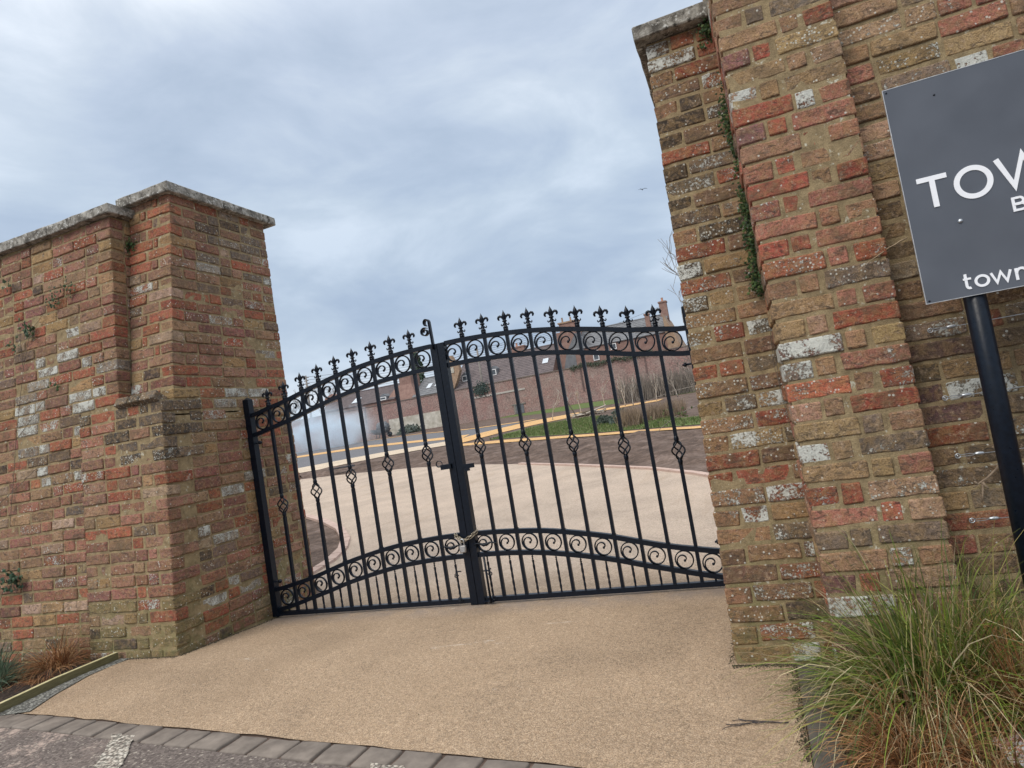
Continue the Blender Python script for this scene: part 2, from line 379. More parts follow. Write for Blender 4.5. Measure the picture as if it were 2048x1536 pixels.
# terrain
xs = [-600, -300, -150, -80, -40, -20, -10, -6, -4, -3, -2, -1.5, -1, -.5, 0, .4, .8, 1.2, 1.6, 2.0, 2.4, 2.8, 3.2, 3.6, 4, 5, 6, 8, 12, 20, 40, 100, 300, 600]
ys = [-80, -30, -12, -8, -5, -4, -3, -2.5, -2, -1.5, -1, -.75, -.5, -.25, 0, .5, 1, 2, 4, 8, 15, 25, 40, 60, 100]
mb = MB()
vs = [(x, y, g(x, y)) for y in ys for x in xs]; nx = len(xs)
# beyond the far wall the hill levels off
vs += [(x, y, g(x, 100)) for y in (300, 900) for x in xs]
fs = [(j*nx+i, j*nx+i+1, (j+1)*nx+i+1, (j+1)*nx+i) for j in range(len(ys)+1) for i in range(nx-1)]
mb.add(vs, fs); tag(part('ground', mb, M_SOIL), kind='structure')

def strip(name, A, B, mat, off, n=1, kind='structure'):
    """sheet between two polylines of equal length"""
    mb = MB(); k = len(A); vs = []
    for (a, b) in zip(A, B):
        for t in range(n+1):
            x = a[0]+(b[0]-a[0])*t/n; y = a[1]+(b[1]-a[1])*t/n; vs.append((x, y, g(x, y)+off))
    fs = [(i*(n+1)+t, (i+1)*(n+1)+t, (i+1)*(n+1)+t+1, i*(n+1)+t+1) for i in range(k-1) for t in range(n)]
    mb.add(vs, fs); o = part(name, mb, mat)
    # make the normals face up
    o.data.update()
    if o.data.polygons[0].normal.z < 0: o.data.flip_normals()
    if kind: o['kind'] = kind
    return o
def edge_y(x): return -1.615 - (x+.34)*.0835      # the front edge of the drive
# drive in front of and under the gate: columns in x, rows in y
mb = MB(); cols_ = [-.46+i*.1 for i in range(41)]
YR = [-1.5, -1.4, -1.3, -1.2, -1.1, -1.0, -.75, -.5, -.25, 0, .2, .4, .6]
yrows = len(YR)
vs = []
for i, x in enumerate(cols_):
    x = min(x, 3.448)
    y0 = edge_y(x)+.004
    for j in range(yrows+1):
        y = y0 if j == 0 else YR[j-1]
        xx = x if x > -.05 else x
        vs.append((xx + (rnd.uniform(-.004, .004) if j == 0 else 0), y + (rnd.uniform(-.006, .006) if j == 0 else 0), g(xx, y)+.004))
# keep the front rows exactly over the ground break lines by lifting slightly
mb.add([(a, b_, c_+.003) for a, b_, c_ in vs], [(i*(yrows+1)+j, (i+1)*(yrows+1)+j, (i+1)*(yrows+1)+j+1, i*(yrows+1)+j+1) for i in range(len(cols_)-1) for j in range(yrows)])
o = part('driveway', mb, M_RESIN); o['kind'] = 'structure'
# turning circle inside the gate
LEFT = [(-.06, .6), (-.75, 1.25), (-.85, 1.75), (-1.07, 2.29), (-1.41, 2.84), (-2.02, 3.58), (-2.86, 4.39), (-3.72, 5.11), (-6.5, 7.2), (-12, 11.0)]
FAR = [(3.45, .6), (3.5, 1.25), (3.45, 1.8), (3.4, 2.4), (3.2, 3.2), (2.95, 3.95), (2.72, 4.45), (1.95, 5.51), (-3.25, 10.49), (-10.78, 14.2)]
RIGHT = [(3.45, .6), (3.5, 1.25), (3.5, 1.8), (3.45, 2.4), (3.3, 3.1), (2.98, 3.95), (2.68, 4.5), (1.95, 5.51), (.39, 7.18), (-1.2, 8.76), (-3.25, 10.49), (-5.35, 11.79), (-8.4, 13.16), (-10.78, 13.94), (-13, 14.6)]
poly = LEFT + list(reversed(RIGHT))
def fill(name, poly, mat, off, kind='structure', parent=None):
    import bmesh
    bm = bmesh.new(); vv = [bm.verts.new((x, y, g(x, y)+off)) for x, y in poly]
    es = [bm.edges.new((vv[i], vv[(i+1) % len(vv)])) for i in range(len(vv))]
    bmesh.ops.triangle_fill(bm, edges=es, use_beauty=True)
    bmesh.ops.recalc_face_normals(bm, faces=bm.faces)
    for f_ in bm.faces:
        if f_.normal.z < 0: f_.normal_flip()
    m = bpy.data.meshes.new(name); bm.to_mesh(m); bm.free(); m.materials.append(mat)
    o = link(name, m, parent)
    if kind: o['kind'] = kind
    return o
fill('turning_circle', [p for p in poly], M_RESIN_IN, .007)
# kerb of the planting bed on the left and of the far side of the circle
kerb = bpy.data.objects.new('kerb', None); col.objects.link(kerb); kerb['kind'] = 'structure'
def kerb_line(pts, wdt, mat, step):
    P = [Vector((x, y, g(x, y))) for x, y in pts]; out = []
    for a, b_ in zip(P[:-1], P[1:]):
        d = (b_-a); n_ = max(1, round(d.length/step))
        for i in range(n_):
            p0 = a+d*(i/n_); p1 = a+d*((i+1)/n_); t = (p1-p0).normalized(); s_ = Vector((-t.y, t.x, 0)).normalized()*wdt/2
            p0 = p0+t*.008; p1 = p1-t*.008; q = MB(); zt = Vector((0, 0, .034)); zb = Vector((0, 0, -.06))
            q.hexa([p0-s_+zb, p1-s_+zb, p1+s_+zb, p0+s_+zb, p0-s_+zt, p1-s_+zt, p1+s_+zt, p0+s_+zt])
            part('kerb_stone', q, mat, kerb)
kerb_line(LEFT[1:9], .11, M_PINKKERB, .3)
kerb_line(RIGHT[5:10], .09, M_PINKKERB, .35)
# paths and internal road
Y_LO = [(-13.6, 16.4), (-12.6, 18.2), (-11.3, 19.6), (-9.6, 20.3), (-7.9, 20.5), (-7.65, 22), (-7.4, 23.7), (-6.95, 25.2), (-6.2, 26.8), (-5.5, 27.5), (-4.84, 28.5), (-4.04, 29.4), (-3.13, 29.8), (-1, 30.2)]
Y_HI = [(-17.5, 20.8), (-15.6, 22.2), (-13.6, 23.4), (-11.7, 23.6), (-9.8, 24.0), (-9.82, 27.0), (-9.45, 29), (-9.0, 31), (-8.16, 32.0), (-7.2, 32.6), (-6.34, 33.2), (-4.9, 33.0), (-3.8, 32.4), (-1, 32.4)]
strip('pale_path', Y_LO[:5], Y_HI[:5], M_PALEP, .020)
strip('main_path', Y_LO[4:], Y_HI[4:], M_PATHY, .020)
strip('long_path', [(-34, 38.5), (-28.88, 36.54), (-20.99, 33.51), (-14.54, 28.55), (-9.73, 24.54)], [(-40, 44.5), (-32.47, 41.06), (-23.75, 37.77), (-16.22, 31.6), (-10.6, 27.4)], M_PATHY, .024)
strip('near_path', [(-7.1, 18.4), (-5, 16.8), (-1.7, 14.14), (-.6, 13.16), (.09, 12.65), (.94, 12.06), (1.71, 11.37), (2.21, 10.86), (6, 7.6)], [(-7.57, 19.7), (-5.2, 18.0), (-1.95, 15.06), (-.79, 13.96), (-.05, 13.4), (.85, 12.65), (1.66, 11.96), (2.18, 11.4), (6, 8.1)], M_PATHY, .020)
strip('garden_road', [(-24, 19), (-17.5, 20.8), (-13.6, 23.4), (-9.8, 24.0), (-9.8, 27.0), (-9.4, 29)], [(-60, 57), (-37.65, 56), (-23.81, 45.45), (-14.62, 35.6), (-11.34, 33.6), (-9.3, 32.6)], M_TARMAC, .012)
strip('gravel_margin', [(-38, 56.2), (-23.81, 45.9), (-14.62, 36.0), (-11.34, 34.0), (-9.0, 32.9)], [(-38.4, 57), (-24.1, 46.7), (-14.8, 36.9), (-11.3, 35), (-8.8, 33.9)], M_PATHY, .016)
fill('lawn_patch', [(-6.3, 19.6), (-6.6, 22.2), (-6.2, 25.0), (-5.0, 26.0), (-3.4, 25.6), (-1.8, 22.3), (-.3, 18.0), (1.4, 15.2), (3.6, 13.2), (3.6, 10.9), (2.2, 11.9), (.85, 13.1), (-.79, 14.4), (-1.95, 15.5), (-4.4, 18.0)], M_GRASSG, .012)
fill('verge', [(-19.5, 54), (-10, 42), (-2, 36), (2, 34), (2, 38), (-3, 44), (-12, 57), (-19.5, 57.5)], M_GRASSG, .010)

# soil bank behind the circle
mb = MB(); A = [(2.9, 4.6), (1.95, 5.8), (.5, 7.5), (-1.2, 9.1), (-3.25, 10.8), (-5.35, 12.05), (-8.4, 13.4), (-11, 14.3)]; B = [(6, 6.8), (3.2, 9.4), (1.2, 11.3), (-1.0, 12.9), (-3.2, 14.8), (-5.5, 16.6), (-9, 17.4), (-13.2, 16.2)]
NU, NV = 90, 16; vs = []
def plerp(P, t):
    t *= len(P)-1; i = min(int(t), len(P)-2); q = t-i; return P[i][0]+(P[i+1][0]-P[i][0])*q, P[i][1]+(P[i+1][1]-P[i][1])*q
for i in range(NU+1):
    a = plerp(A, i/NU); b_ = plerp(B, i/NU)
    for j in range(NV+1):
        t = j/NV; x = a[0]+(b_[0]-a[0])*t; y = a[1]+(b_[1]-a[1])*t
        e = min(1, 6*t, 6*(1-t))
        h = (.05+.09*t + .07*mnoise.fractal(Vector((x*1.3, y*1.3, 0)), 1, 2, 5))*e - .03*(1-e)
        vs.append((x, y, g(x, y)+h))
mb.add(vs, [(i*(NV+1)+j, (i+1)*(NV+1)+j, (i+1)*(NV+1)+j+1, i*(NV+1)+j+1) for i in range(NU) for j in range(NV)])
o = part('soil_bank', mb, M_SOIL); o['kind'] = 'structure'
if o.data.polygons[0].normal.z < 0: o.data.flip_normals()

# road in front and its edging blocks
mb = MB(); vs = []; X = [-6, -3, -1, -.5, 0, .4, .8, 1.2, 1.6, 2, 2.4, 2.8, 3.2, 3.6, 4.5, 6, 9]
for x in X:
    for j, dy in enumerate((0, .3, .8, 2, 5, 9)): y = edge_y(x)-.135-dy; vs.append((x, y, g(x, y)+.006))
mb.add(vs, [(i*6+j+1, (i+1)*6+j+1, (i+1)*6+j, i*6+j) for i in range(len(X)-1) for j in range(5)])
o = part('road', mb, M_ROAD); o['kind'] = 'structure'
if o.data.polygons[0].normal.z < 0: o.data.flip_normals()
edging = bpy.data.objects.new('edging', None); col.objects.link(edging); edging['kind'] = 'structure'
def rough_block(lx, ly, lz, bev, seed, amp=.0015, nx_=4, ny_=2, nz_=2):
    R = random.Random(seed); o_ = Vector((R.uniform(0, 99), R.uniform(0, 99), R.uniform(0, 99)))
    def coords(l, n): 
        h = l/2; bb = min(bev, h*.45); inner = [-h+bb+(2*h-2*bb)*k/max(1, n-1) for k in range(n)] if n > 1 else []
        return [-h]+(inner if n > 1 else [])+[h]
    xs_, ys_, zs_ = coords(lx, nx_), coords(ly, ny_), coords(lz, nz_)
    ids = {}; vs = []; H = Vector((lx/2, ly/2, lz/2))
    def vid(i, j, k):
        if (i, j, k) in ids: return ids[i, j, k]
        p = Vector((xs_[i], ys_[j], zs_[k]))
        ext = [abs(abs(p[a])-H[a]) < 1e-7 for a in range(3)]
        q = p.copy(); cnt = sum(ext)
        if cnt > 1:
            pull = bev*(.42 if cnt == 2 else .55)
            for a in range(3):
                if ext[a]: q[a] -= math.copysign(pull, q[a])
        nv = mnoise.noise_vector((p+o_)*22)*amp*1.3 + mnoise.noise_vector((p+o_)*60)*amp*.7
        q += nv; ids[i, j, k] = len(vs); vs.append(tuple(q)); return ids[i, j, k]
    fs = []; nx1, ny1, nz1 = len(xs_)-1, len(ys_)-1, len(zs_)-1
    for i in range(nx1):
        for k in range(nz1):
            fs.append((vid(i, 0, k), vid(i+1, 0, k), vid(i+1, 0, k+1), vid(i, 0, k+1)))
            fs.append((vid(i, ny1, k), vid(i, ny1, k+1), vid(i+1, ny1, k+1), vid(i+1, ny1, k)))
        for j in range(ny1):
            fs.append((vid(i, j, 0), vid(i, j+1, 0), vid(i+1, j+1, 0), vid(i+1, j, 0)))
            fs.append((vid(i, j, nz1), vid(i+1, j, nz1), vid(i+1, j+1, nz1), vid(i, j+1, nz1)))
    for j in range(ny1):
        for k in range(nz1):
            fs.append((vid(0, j, k), vid(0, j, k+1), vid(0, j+1, k+1), vid(0, j+1, k)))
            fs.append((vid(nx1, j, k), vid(nx1, j+1, k), vid(nx1, j+1, k+1), vid(nx1, j, k+1)))
    return vs, fs
settm = []
for s_ in range(8):
    q = MB(); vs, fs = rough_block(.16, .125, .06, .006, 300+s_, .0022, 4, 3, 2); q.add(vs, fs); settm.append(q.mesh('sett', M_SETT, True))
ang = math.atan(-.0835)
x = -.98; i = 0
while x < 4.2:
    wd = rnd.uniform(.14, .17); xc = x+wd/2
    o = link('sett', settm[i % 8], edging, (xc, edge_y(xc)-.066, g(xc, edge_y(xc))-.020+rnd.uniform(-.003, .002)), (rnd.uniform(-.012, .012), rnd.uniform(-.012, .012), ang+rnd.uniform(-.02, .02)), (wd/.166, 1, 1))
    x += wd+.006; i += 1
def draped(name, pts, mat, off, parent=None):
    return fill(name, pts, mat, off, 'structure', parent)
for pts in ([(.585, -1.79), (.72, -1.795), (.84, -1.92), (.99, -2.10), (1.2, -2.4), (1.07, -2.42), (.86, -2.12), (.71, -1.93)],
            [(2.0, -1.915), (2.15, -1.925), (2.28, -2.05), (2.5, -2.3), (2.35, -2.33), (2.12, -2.04)]):
    q = []
    for (a, b_), (c_, d_) in zip(pts, pts[1:]+pts[:1]):
        for t in range(8):
            q.append((a+(c_-a)*t/8+rnd.uniform(-.006, .006), b_+(d_-b_)*t/8+rnd.uniform(-.006, .006)))
    draped('painted_line', q, M_PAINT, .012)

# ------------------------------------------------------------ brickwork
BR_L, BR_H, BR_D = .215, .067, .1025
pool_s, pool_h, pool_raw = [], [], []
for s_ in range(22):
    q = MB(); vs, fs = rough_block(BR_L, BR_D, BR_H, .0055, 10+s_, .0030, 5, 2, 2); q.add(vs, fs); pool_s.append(q.mesh('brick', M_BRICK, False))
for s_ in range(14):
    q = MB(); vs, fs = rough_block(BR_D, BR_D, BR_H, .0055, 60+s_, .0030, 3, 2, 2); q.add(vs, fs); pool_h.append(q.mesh('brick', M_BRICK, False))
for s_ in range(6): pool_raw.append((rough_block(BR_L, BR_D, BR_H, .007, 90+s_, .0026, 2, 2, 2), rough_block(BR_D, BR_D, BR_H, .007, 95+s_, .0026, 2, 2, 2)))
PAL_L = [((.35, .225, .18), 22), ((.37, .20, .165), 22), ((.37, .27, .195), 12), ((.43, .32, .185), 8), ((.39, .145, .105), 17), ((.42, .18, .12), 4), ((.30, .155, .145), 12), ((.21, .18, .16), 7), ((.09, .08, .075), 3), ((.48, .40, .33), 4)]
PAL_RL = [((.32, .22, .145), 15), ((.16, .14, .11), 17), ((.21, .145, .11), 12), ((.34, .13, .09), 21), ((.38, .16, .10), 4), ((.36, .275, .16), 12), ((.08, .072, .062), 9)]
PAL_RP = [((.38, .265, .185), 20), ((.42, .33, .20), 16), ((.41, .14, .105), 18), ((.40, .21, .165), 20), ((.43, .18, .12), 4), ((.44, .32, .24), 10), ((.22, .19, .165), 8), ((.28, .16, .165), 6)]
PAL_RW_SHADE = [((.20, .15, .105), 16), ((.16, .135, .10), 14), ((.26, .195, .135), 14), ((.27, .115, .09), 10), ((.33, .13, .08), 4), ((.31, .28, .23), 12), ((.32, .25, .145), 9), ((.16, .11, .11), 6)]  # brick tones darkened to paint in the shade on the lower right wall
def pick(pal, R):
    t = R.uniform(0, sum(w_ for _, w_ in pal))
    for c, w_ in pal:
        t -= w_
        if t <= 0: break
    v = R.uniform(.60, 1.0); mn = sum(c)/3; c = [(mn+(k-mn)*1.10)*t_ for k, t_ in zip(c, (1.03, .90, .83))]; return tuple(clampf(k*v*R.uniform(.95, 1.05), .01, .8) for k in c)
CH = .0775
class Brickwork:
    """collects bricks of one thing; the nearest 295 in view become parts, the rest one joined part"""
    def __init__(s, thing_): s.t = thing_; s.b = []
    def brick(s, c, dims, rotz, tilt, color, lich, vis=True, prot=0.): s.b.append((Vector(c), dims, rotz, tilt, color, lich, vis))
    def face(s, axis, ufun, vfun, z0, z1, pal, lich, R, corner0=False, corner1=False, vis=True, visfun=None, colorfun=None, header=.34, wobble=.0055):
        """axis 'x': a face looking to -y, u = x; axis 'y': a face looking to +x (u = y); axis 'Y': looking to -x
        ufun(z) -> (u0,u1); vfun(z) -> face plane coordinate; corner flags: quoins laid in turn"""
        k = 0; z = z0
        while z + CH*.6 < z1:
            zc_ = z+CH/2; u0, u1 = ufun(zc_); v = vfun(zc_); slope = (vfun(zc_+.1)-vfun(zc_-.1))/.2
            seq = []; uu = u0
            a0 = None
            if corner0: a0 = BR_D if (k % 2 == corner0-1) else BR_L
            a1 = None
            if corner1: a1 = BR_D if (k % 2 == corner1-1) else BR_L
            if a0 is not None: seq.append((uu, a0, 'c0')); uu += a0+.011
            end = u1-(a1+.011 if a1 is not None else 0)
            last = None
            while uu < end-.035:
                hd = R.random() < header if last != 'h' else R.random() < .15
                ln = BR_D if hd else BR_L
                ln *= R.uniform(.95, 1.04)
                if uu+ln > end-.05: ln = end-uu-(.011 if a1 is not None else 0)
                if ln > .245: ln *= .5
                if ln < .03: break
                seq.append((uu, ln, 'h' if hd else 's')); uu += ln+R.uniform(.009, .014); last = 'h' if hd else 's'
            if a1 is not None: seq.append((u1-a1, a1, 'c1'))
            for (ua, ln, kind) in seq:
                if axis != 'x' and kind in ('c0', 'c1'): continue          # the front face owns the quoins
                colr = pick(pal, R); li = lich(R)
                uc = ua+ln/2
                if colorfun:
                    r_ = colorfun(uc, zc_, R)
                    if r_: colr, li = r_
                pr = R.uniform(-wobble, wobble); dep = BR_D
                if kind in ('c0', 'c1') and ln == BR_D: dep = BR_L   # header here, stretcher round the corner
                if axis == 'x': c = (uc, v+dep/2+pr, zc_); rz = 0; tl = -math.atan(slope)
                elif axis == 'y': c = (v-dep/2-pr, uc, zc_); rz = math.pi/2; tl = 0
                else: c = (v+dep/2+pr, uc, zc_); rz = -math.pi/2; tl = 0
                vv = vis if visfun is None else visfun(uc, zc_)
                wz = mnoise.noise(Vector(((c[0]+c[1])*1.3, c[2]*.7, 1.5)))*.011+mnoise.noise(Vector(((c[0]-c[1])*4.5, c[2]*2, 7.5)))*.004
                s.b.append((Vector(c)+Vector((0, 0, wz+R.uniform(-.0015, .0015))), (ln, dep, BR_H*R.uniform(.90, 1.05)), rz+R.uniform(-.012, .012), tl+R.uniform(-.02, .02), colr, li, vv, R.uniform(-.008, .008)))
            z += CH; k += 1
    def build(s, maxn=295):
        vis = [b for b in s.b if b[6]]; vis.sort(key=lambda b: (b[0]-CAM).length)
        ind = vis[:maxn]; rest = vis[maxn:]+[b for b in s.b if not b[6]]
        for b in ind:
            c, dims, rz, tl, colr, li = b[:6]; ln, dep, h = dims
            if dep > .15: m = rnd.choice(pool_s); sc_ = (dep/BR_L, ln/BR_D, h/BR_H); rz += math.pi/2; rot = (0, 0, rz)
            elif ln > .155: m = rnd.choice(pool_s); sc_ = (ln/BR_L, dep/BR_D, h/BR_H); rot = (tl, b[7], rz)
            else: m = rnd.choice(pool_h); sc_ = (ln/BR_D, dep/BR_D, h/BR_H); rot = (tl, b[7], rz)
            o = link('brick', m, s.t, c, rot, sc_)
            o.color = (*colr, li)
        if rest:
            mb = MB()
            for b in rest:
                c, dims, rz, tl, colr, li = b[:6]; ln, dep, h = dims
                (rs, rh) = rnd.choice(pool_raw)
                if dep > .15: vs, fs = rs; sc_ = (dep/BR_L, ln/BR_D, h/BR_H); rz += math.pi/2
                elif ln > .155: vs, fs = rs; sc_ = (ln/BR_L, dep/BR_D, h/BR_H)
                else: vs, fs = rh; sc_ = (ln/BR_D, dep/BR_D, h/BR_H)
                cr, sr = math.cos(rz), math.sin(rz)
                out = [(c.x+cr*x_*sc_[0]-sr*y_*sc_[1], c.y+sr*x_*sc_[0]+cr*y_*sc_[1], c.z+z_*sc_[2]) for x_, y_, z_ in vs]
                mb.add(out, fs, (*colr, li))
            o = part('brick', mb, M_BRICKV, s.t, False); o['kind'] = 'stuff'
def core(name, parent, x0, x1, yf, yb, z0, z1, n=1, x0f=None, inset=.0055):
    """mortar body; front plane yf(z) set back from the brick faces"""
    mb = MB(); 
    zs_ = [z0+(z1-z0)*k/6 for k in range(7)]
    def X0(z): return (x0f(z) if x0f else x0)+inset
    for a, b_ in zip(zs_[:-1], zs_[1:]):
        pass
    vs = []
    for z in zs_:
        vs += [(X0(z), yf(z)+inset, z), (x1-inset, yf(z)+inset, z), (x1-inset, yb-inset, z), (X0(z), yb-inset, z)]
    fs = [(i*4+k, i*4+(k+1) % 4, (i+1)*4+(k+1) % 4, (i+1)*4+k) for i in range(6) for k in range(4)]
    fs += [(3, 2, 1, 0), (24, 25, 26, 27)]
    mb.add(vs, fs); return part(name, mb, M_MORTAR, parent)
def stone(parent, x0, x1, y0, y1, z0, z1, seed, rz=0):
    q = MB(); lx, ly, lz = x1-x0, y1-y0, z1-z0
    vs, fs = rough_block(lx, ly, lz, .006, seed, .0035, max(3, int(lx/.06)), max(3, int(ly/.08)), 2); q.add(vs, fs)
    o = part('coping_stone', q, M_STONE, parent, False); o.location = ((x0+x1)/2, (y0+y1)/2, (z0+z1)/2)
    R_ = random.Random(seed); o.rotation_euler = (R_.uniform(-.014, .014), R_.uniform(-.012, .012), rz); return o
lich_lo = lambda R: R.uniform(.62, .8) if R.random() < .06 else (R.uniform(.42, .58) if R.random() < .2 else R.uniform(.1, .38))
lich_hi = lambda R: R.uniform(.66, .88) if R.random() < .24 else (R.uniform(.5, .66) if R.random() < .45 else R.uniform(.3, .48))
lich_p = lambda R: R.uniform(.8, 1.0) if R.random() < .06 else (R.uniform(.48, .64) if R.random() < .22 else R.uniform(.15, .42))

# --- left gate pier
ZL = .03
pl = thing('gate_pier', 'tall brick gate pier left of the gate, with stone coping and a projecting lower front', 'pier', (-.25, -.2, ZL))
PO = Vector((-.25, -.2, ZL))
class _Off: pass
def up_front(z): return -.86+.135*z
def lo_front(z): return -.868+.08*z
core('mortar', pl, -.45, -.06, up_front, .5, 1.55, 3.12)
core('mortar', pl, -.45, -.06, lambda z: lo_front(z)+.05, .5, -.1, 1.56)
core('mortar', pl, -.82, -.062, lo_front, -.3, -.1, 1.66)
bw = Brickwork(pl); R = random.Random(5)
bw.face('x', lambda z: (-.45, -.058), up_front, ZL+CH*21, 3.11, PAL_L, lich_lo, R, corner1=1)
def topdark(u_, z_, R_):
    if z_ > 1.25 and u_ > -.5 and R_.random() < .62: return ((.055, .052, .05) if R_.random() < .6 else (.12, .10, .085)), R_.choice((.1, .45, .62))
    if z_ < .45 and R_.random() < .5: return (.22, .18, .09), .42
bw.face('x', lambda z: (-.82, -.056), lo_front, ZL, ZL+CH*21, PAL_L, lich_lo, R, corner1=1, colorfun=topdark)
def side_u(z): return ((lo_front(z) if z < ZL+CH*21 else up_front(z)), .5)
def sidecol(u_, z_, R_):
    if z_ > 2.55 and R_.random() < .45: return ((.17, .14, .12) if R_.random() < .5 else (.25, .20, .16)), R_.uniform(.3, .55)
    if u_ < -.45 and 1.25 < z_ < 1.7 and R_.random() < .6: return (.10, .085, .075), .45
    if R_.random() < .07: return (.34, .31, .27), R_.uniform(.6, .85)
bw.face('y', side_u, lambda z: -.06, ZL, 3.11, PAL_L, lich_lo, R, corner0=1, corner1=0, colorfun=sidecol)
bw.face('Y', lambda z: (-.40, .5), lambda z: -.45, ZL+CH*21, 3.11, PAL_L, lich_lo, R, vis=False)
# --- sloping cap bricks on the projecting front
for i, xx in enumerate((-.145, -.265, -.385)):
    bw.b.append((Vector((xx, -.715, ZL+CH*21+.018)), (.11 if i else .13, BR_D, .060), 0, -.55, (.06, .058, .052) if i % 2 else (.14, .12, .10), .45, True, 0.))
def rebase(t, off):
    for ch in list(t.children): ch.location = ch.location - off
bw.build()
for k, (a, b_) in enumerate(((-.495, .02), (.03, .60))):
    stone(pl, -.515, -.012, a, b_, 3.115+.004*k, 3.185+.002*k, 400+k)
rebase(pl, PO)

# --- left boundary wall
WO = Vector((-1.5, -.5, 0))
wl = thing('garden_wall', 'long weathered brick wall with stone coping left of the gate pier', 'wall', WO)
def wfront(z): return -.862+.085*z
core('mortar', wl, -9, -.452, wfront, -.30, -.1, 3.02)
bw = Brickwork(wl); R = random.Random(8)
def wall_u(z): return (-2.05, -.826 if z < ZL+CH*21 else -.452)
def wallcol(u_, z_, R_):
    d = math.hypot((u_+1.0)/.55, (z_-1.75)/.55)
    if d < 1 and R_.random() < .36: return ((.34, .31, .27) if R_.random() < .6 else (.24, .21, .185)), R_.uniform(.6, .9)
    if 1.0 < z_ < 1.6 and u_ > -1.1 and R_.random() < .12: return (.12, .10, .09), .4
bw.face('x', wall_u, wfront, -.02, 3.02, PAL_L, lich_lo, R, colorfun=wallcol, visfun=lambda u_, z_: u_ > -1.53-.15*max(0, 2.2-z_), corner1=0)
bw.face('x', lambda z: (-9, -2.06), wfront, -.02, 3.02, PAL_L, lich_lo, R, vis=False)
# return end beside the pier, above the projecting front
bw.face('y', lambda z: (wfront(z)+.11, up_front(z)+.03), lambda z: -.452, ZL+CH*21, 3.02, PAL_L, lich_lo, R)
bw.build()
xx = -.40; k = 0
for ln in (.62, .55, .8, .9, .9, .9, .9, 1.0, 1.0, 1.0):
    stone(wl, xx-ln, xx, -.655, -.24, 3.022, 3.090+.006*(k % 2), 430+k); xx -= ln+.008; k += 1
rebase(wl, WO)

# --- right gate pier: low side piece with coping, and the proud pilaster
QO = Vector((3.6, -.8, 0))
pr = thing('gate_pier', 'lichen-crusted brick pier right of the gate, stepping forward to a taller pilaster', 'pier', QO)
def r_front(z): return -1.08+.11*z
def r_x0(z): return 3.222+.028*z
def p_front(z): return -1.345+.06*z
core('mortar', pr, 3.23, 3.66, r_front, .45, -.1, 2.80, x0f=r_x0)
core('mortar', pr, 3.603, 4.012, p_front, -.2, -.1, 3.25)
bw = Brickwork(pr); R = random.Random(21)
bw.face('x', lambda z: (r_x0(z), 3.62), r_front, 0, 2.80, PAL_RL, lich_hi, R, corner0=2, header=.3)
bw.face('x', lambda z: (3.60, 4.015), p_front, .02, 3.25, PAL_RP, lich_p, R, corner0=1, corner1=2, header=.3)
bw.face('Y', lambda z: (r_front(z)+.12, .45), r_x0, 0, 2.80, PAL_RL, lich_hi, R, vis=False)
bw.face('Y', lambda z: (p_front(z)+.12, r_front(z)), lambda z: 3.60, .02, 2.80, PAL_RP, lich_p, R, vis=False)
bw.build()
stone(pr, 3.255, 3.66, -.835, -.25, 2.802, 2.868, 470); stone(pr, 3.25, 3.66, -.245, .48, 2.802, 2.868, 471)
stone(pr, 3.56, 4.06, -1.20, -.2, 3.252, 3.33, 472)
rebase(pr, QO)
# --- right boundary wall
VO = Vector((4.8, -1.0, 0))
wr = thing('garden_wall', 'brick wall with shade coloured into its lower bricks, behind the grey sign, right of the gate pier', 'wall', VO)
def v_front(z): return -1.205+.04*z
core('mortar', wr, 4.0, 10, v_front, -.5, -.1, 3.1)
bw = Brickwork(wr); R = random.Random(33)
pal_top = PAL_RP
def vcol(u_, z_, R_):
    if z_ > 1.75: return pick(PAL_RP, R_), lich_p(R_)  # unshaded brick tones up here; below, shade is painted into the bricks
bw.face('x', lambda z: (4.018, 4.95), v_front, .01, 3.1, PAL_RW_SHADE, lich_p, R, colorfun=vcol, header=.3, visfun=lambda u_, z_: z_ < 2.75)
bw.face('x', lambda z: (4.96, 10), v_front, .01, 3.1, PAL_RW_SHADE, lich_p, R, vis=False)
bw.build()
for k in range(6): stone(wr, 4.07+k*1.0, 5.06+k*1.0, -1.16, -.42, 3.10, 3.17, 490+k)
rebase(wr, VO)

# ------------------------------------------------------------ the gate
BAY = .155
TOP = [1.525, 1.553, 1.580, 1.616, 1.650, 1.681, 1.705, 1.722, 1.734, 1.741, 1.742]     # top of the top rail, hinge -> meeting stile
LOW = [.228, .254, .285, .325, .368, .402, .431, .453, .466, .475, .479]                # top of the lower band's upper rail
BOT = [.052, .082, .120, .158, .200, .234, .263, .286, .300, .308, .311]                # underside of the lower band's lower rail
def cr(arr, t):
    t = clampf(t, 0, len(arr)-1); i = min(int(t), len(arr)-2); q = t-i
    p0 = arr[max(i-1, 0)]; p1 = arr[i]; p2 = arr[i+1]; p3 = arr[min(i+2, len(arr)-1)]
    return .5*((2*p1)+(-p0+p2)*q+(2*p0-5*p1+4*p2-p3)*q*q+(-p0+3*p1-3*p2+p3)*q**3)
def rail(fn, th, wy, x0, x1):
    mb = MB(); n = 40; mb.ribbon_rect([(x0+(x1-x0)*k/n, fn(x0+(x1-x0)*k/n)) for k in range(n+1)], wy, th); return mb
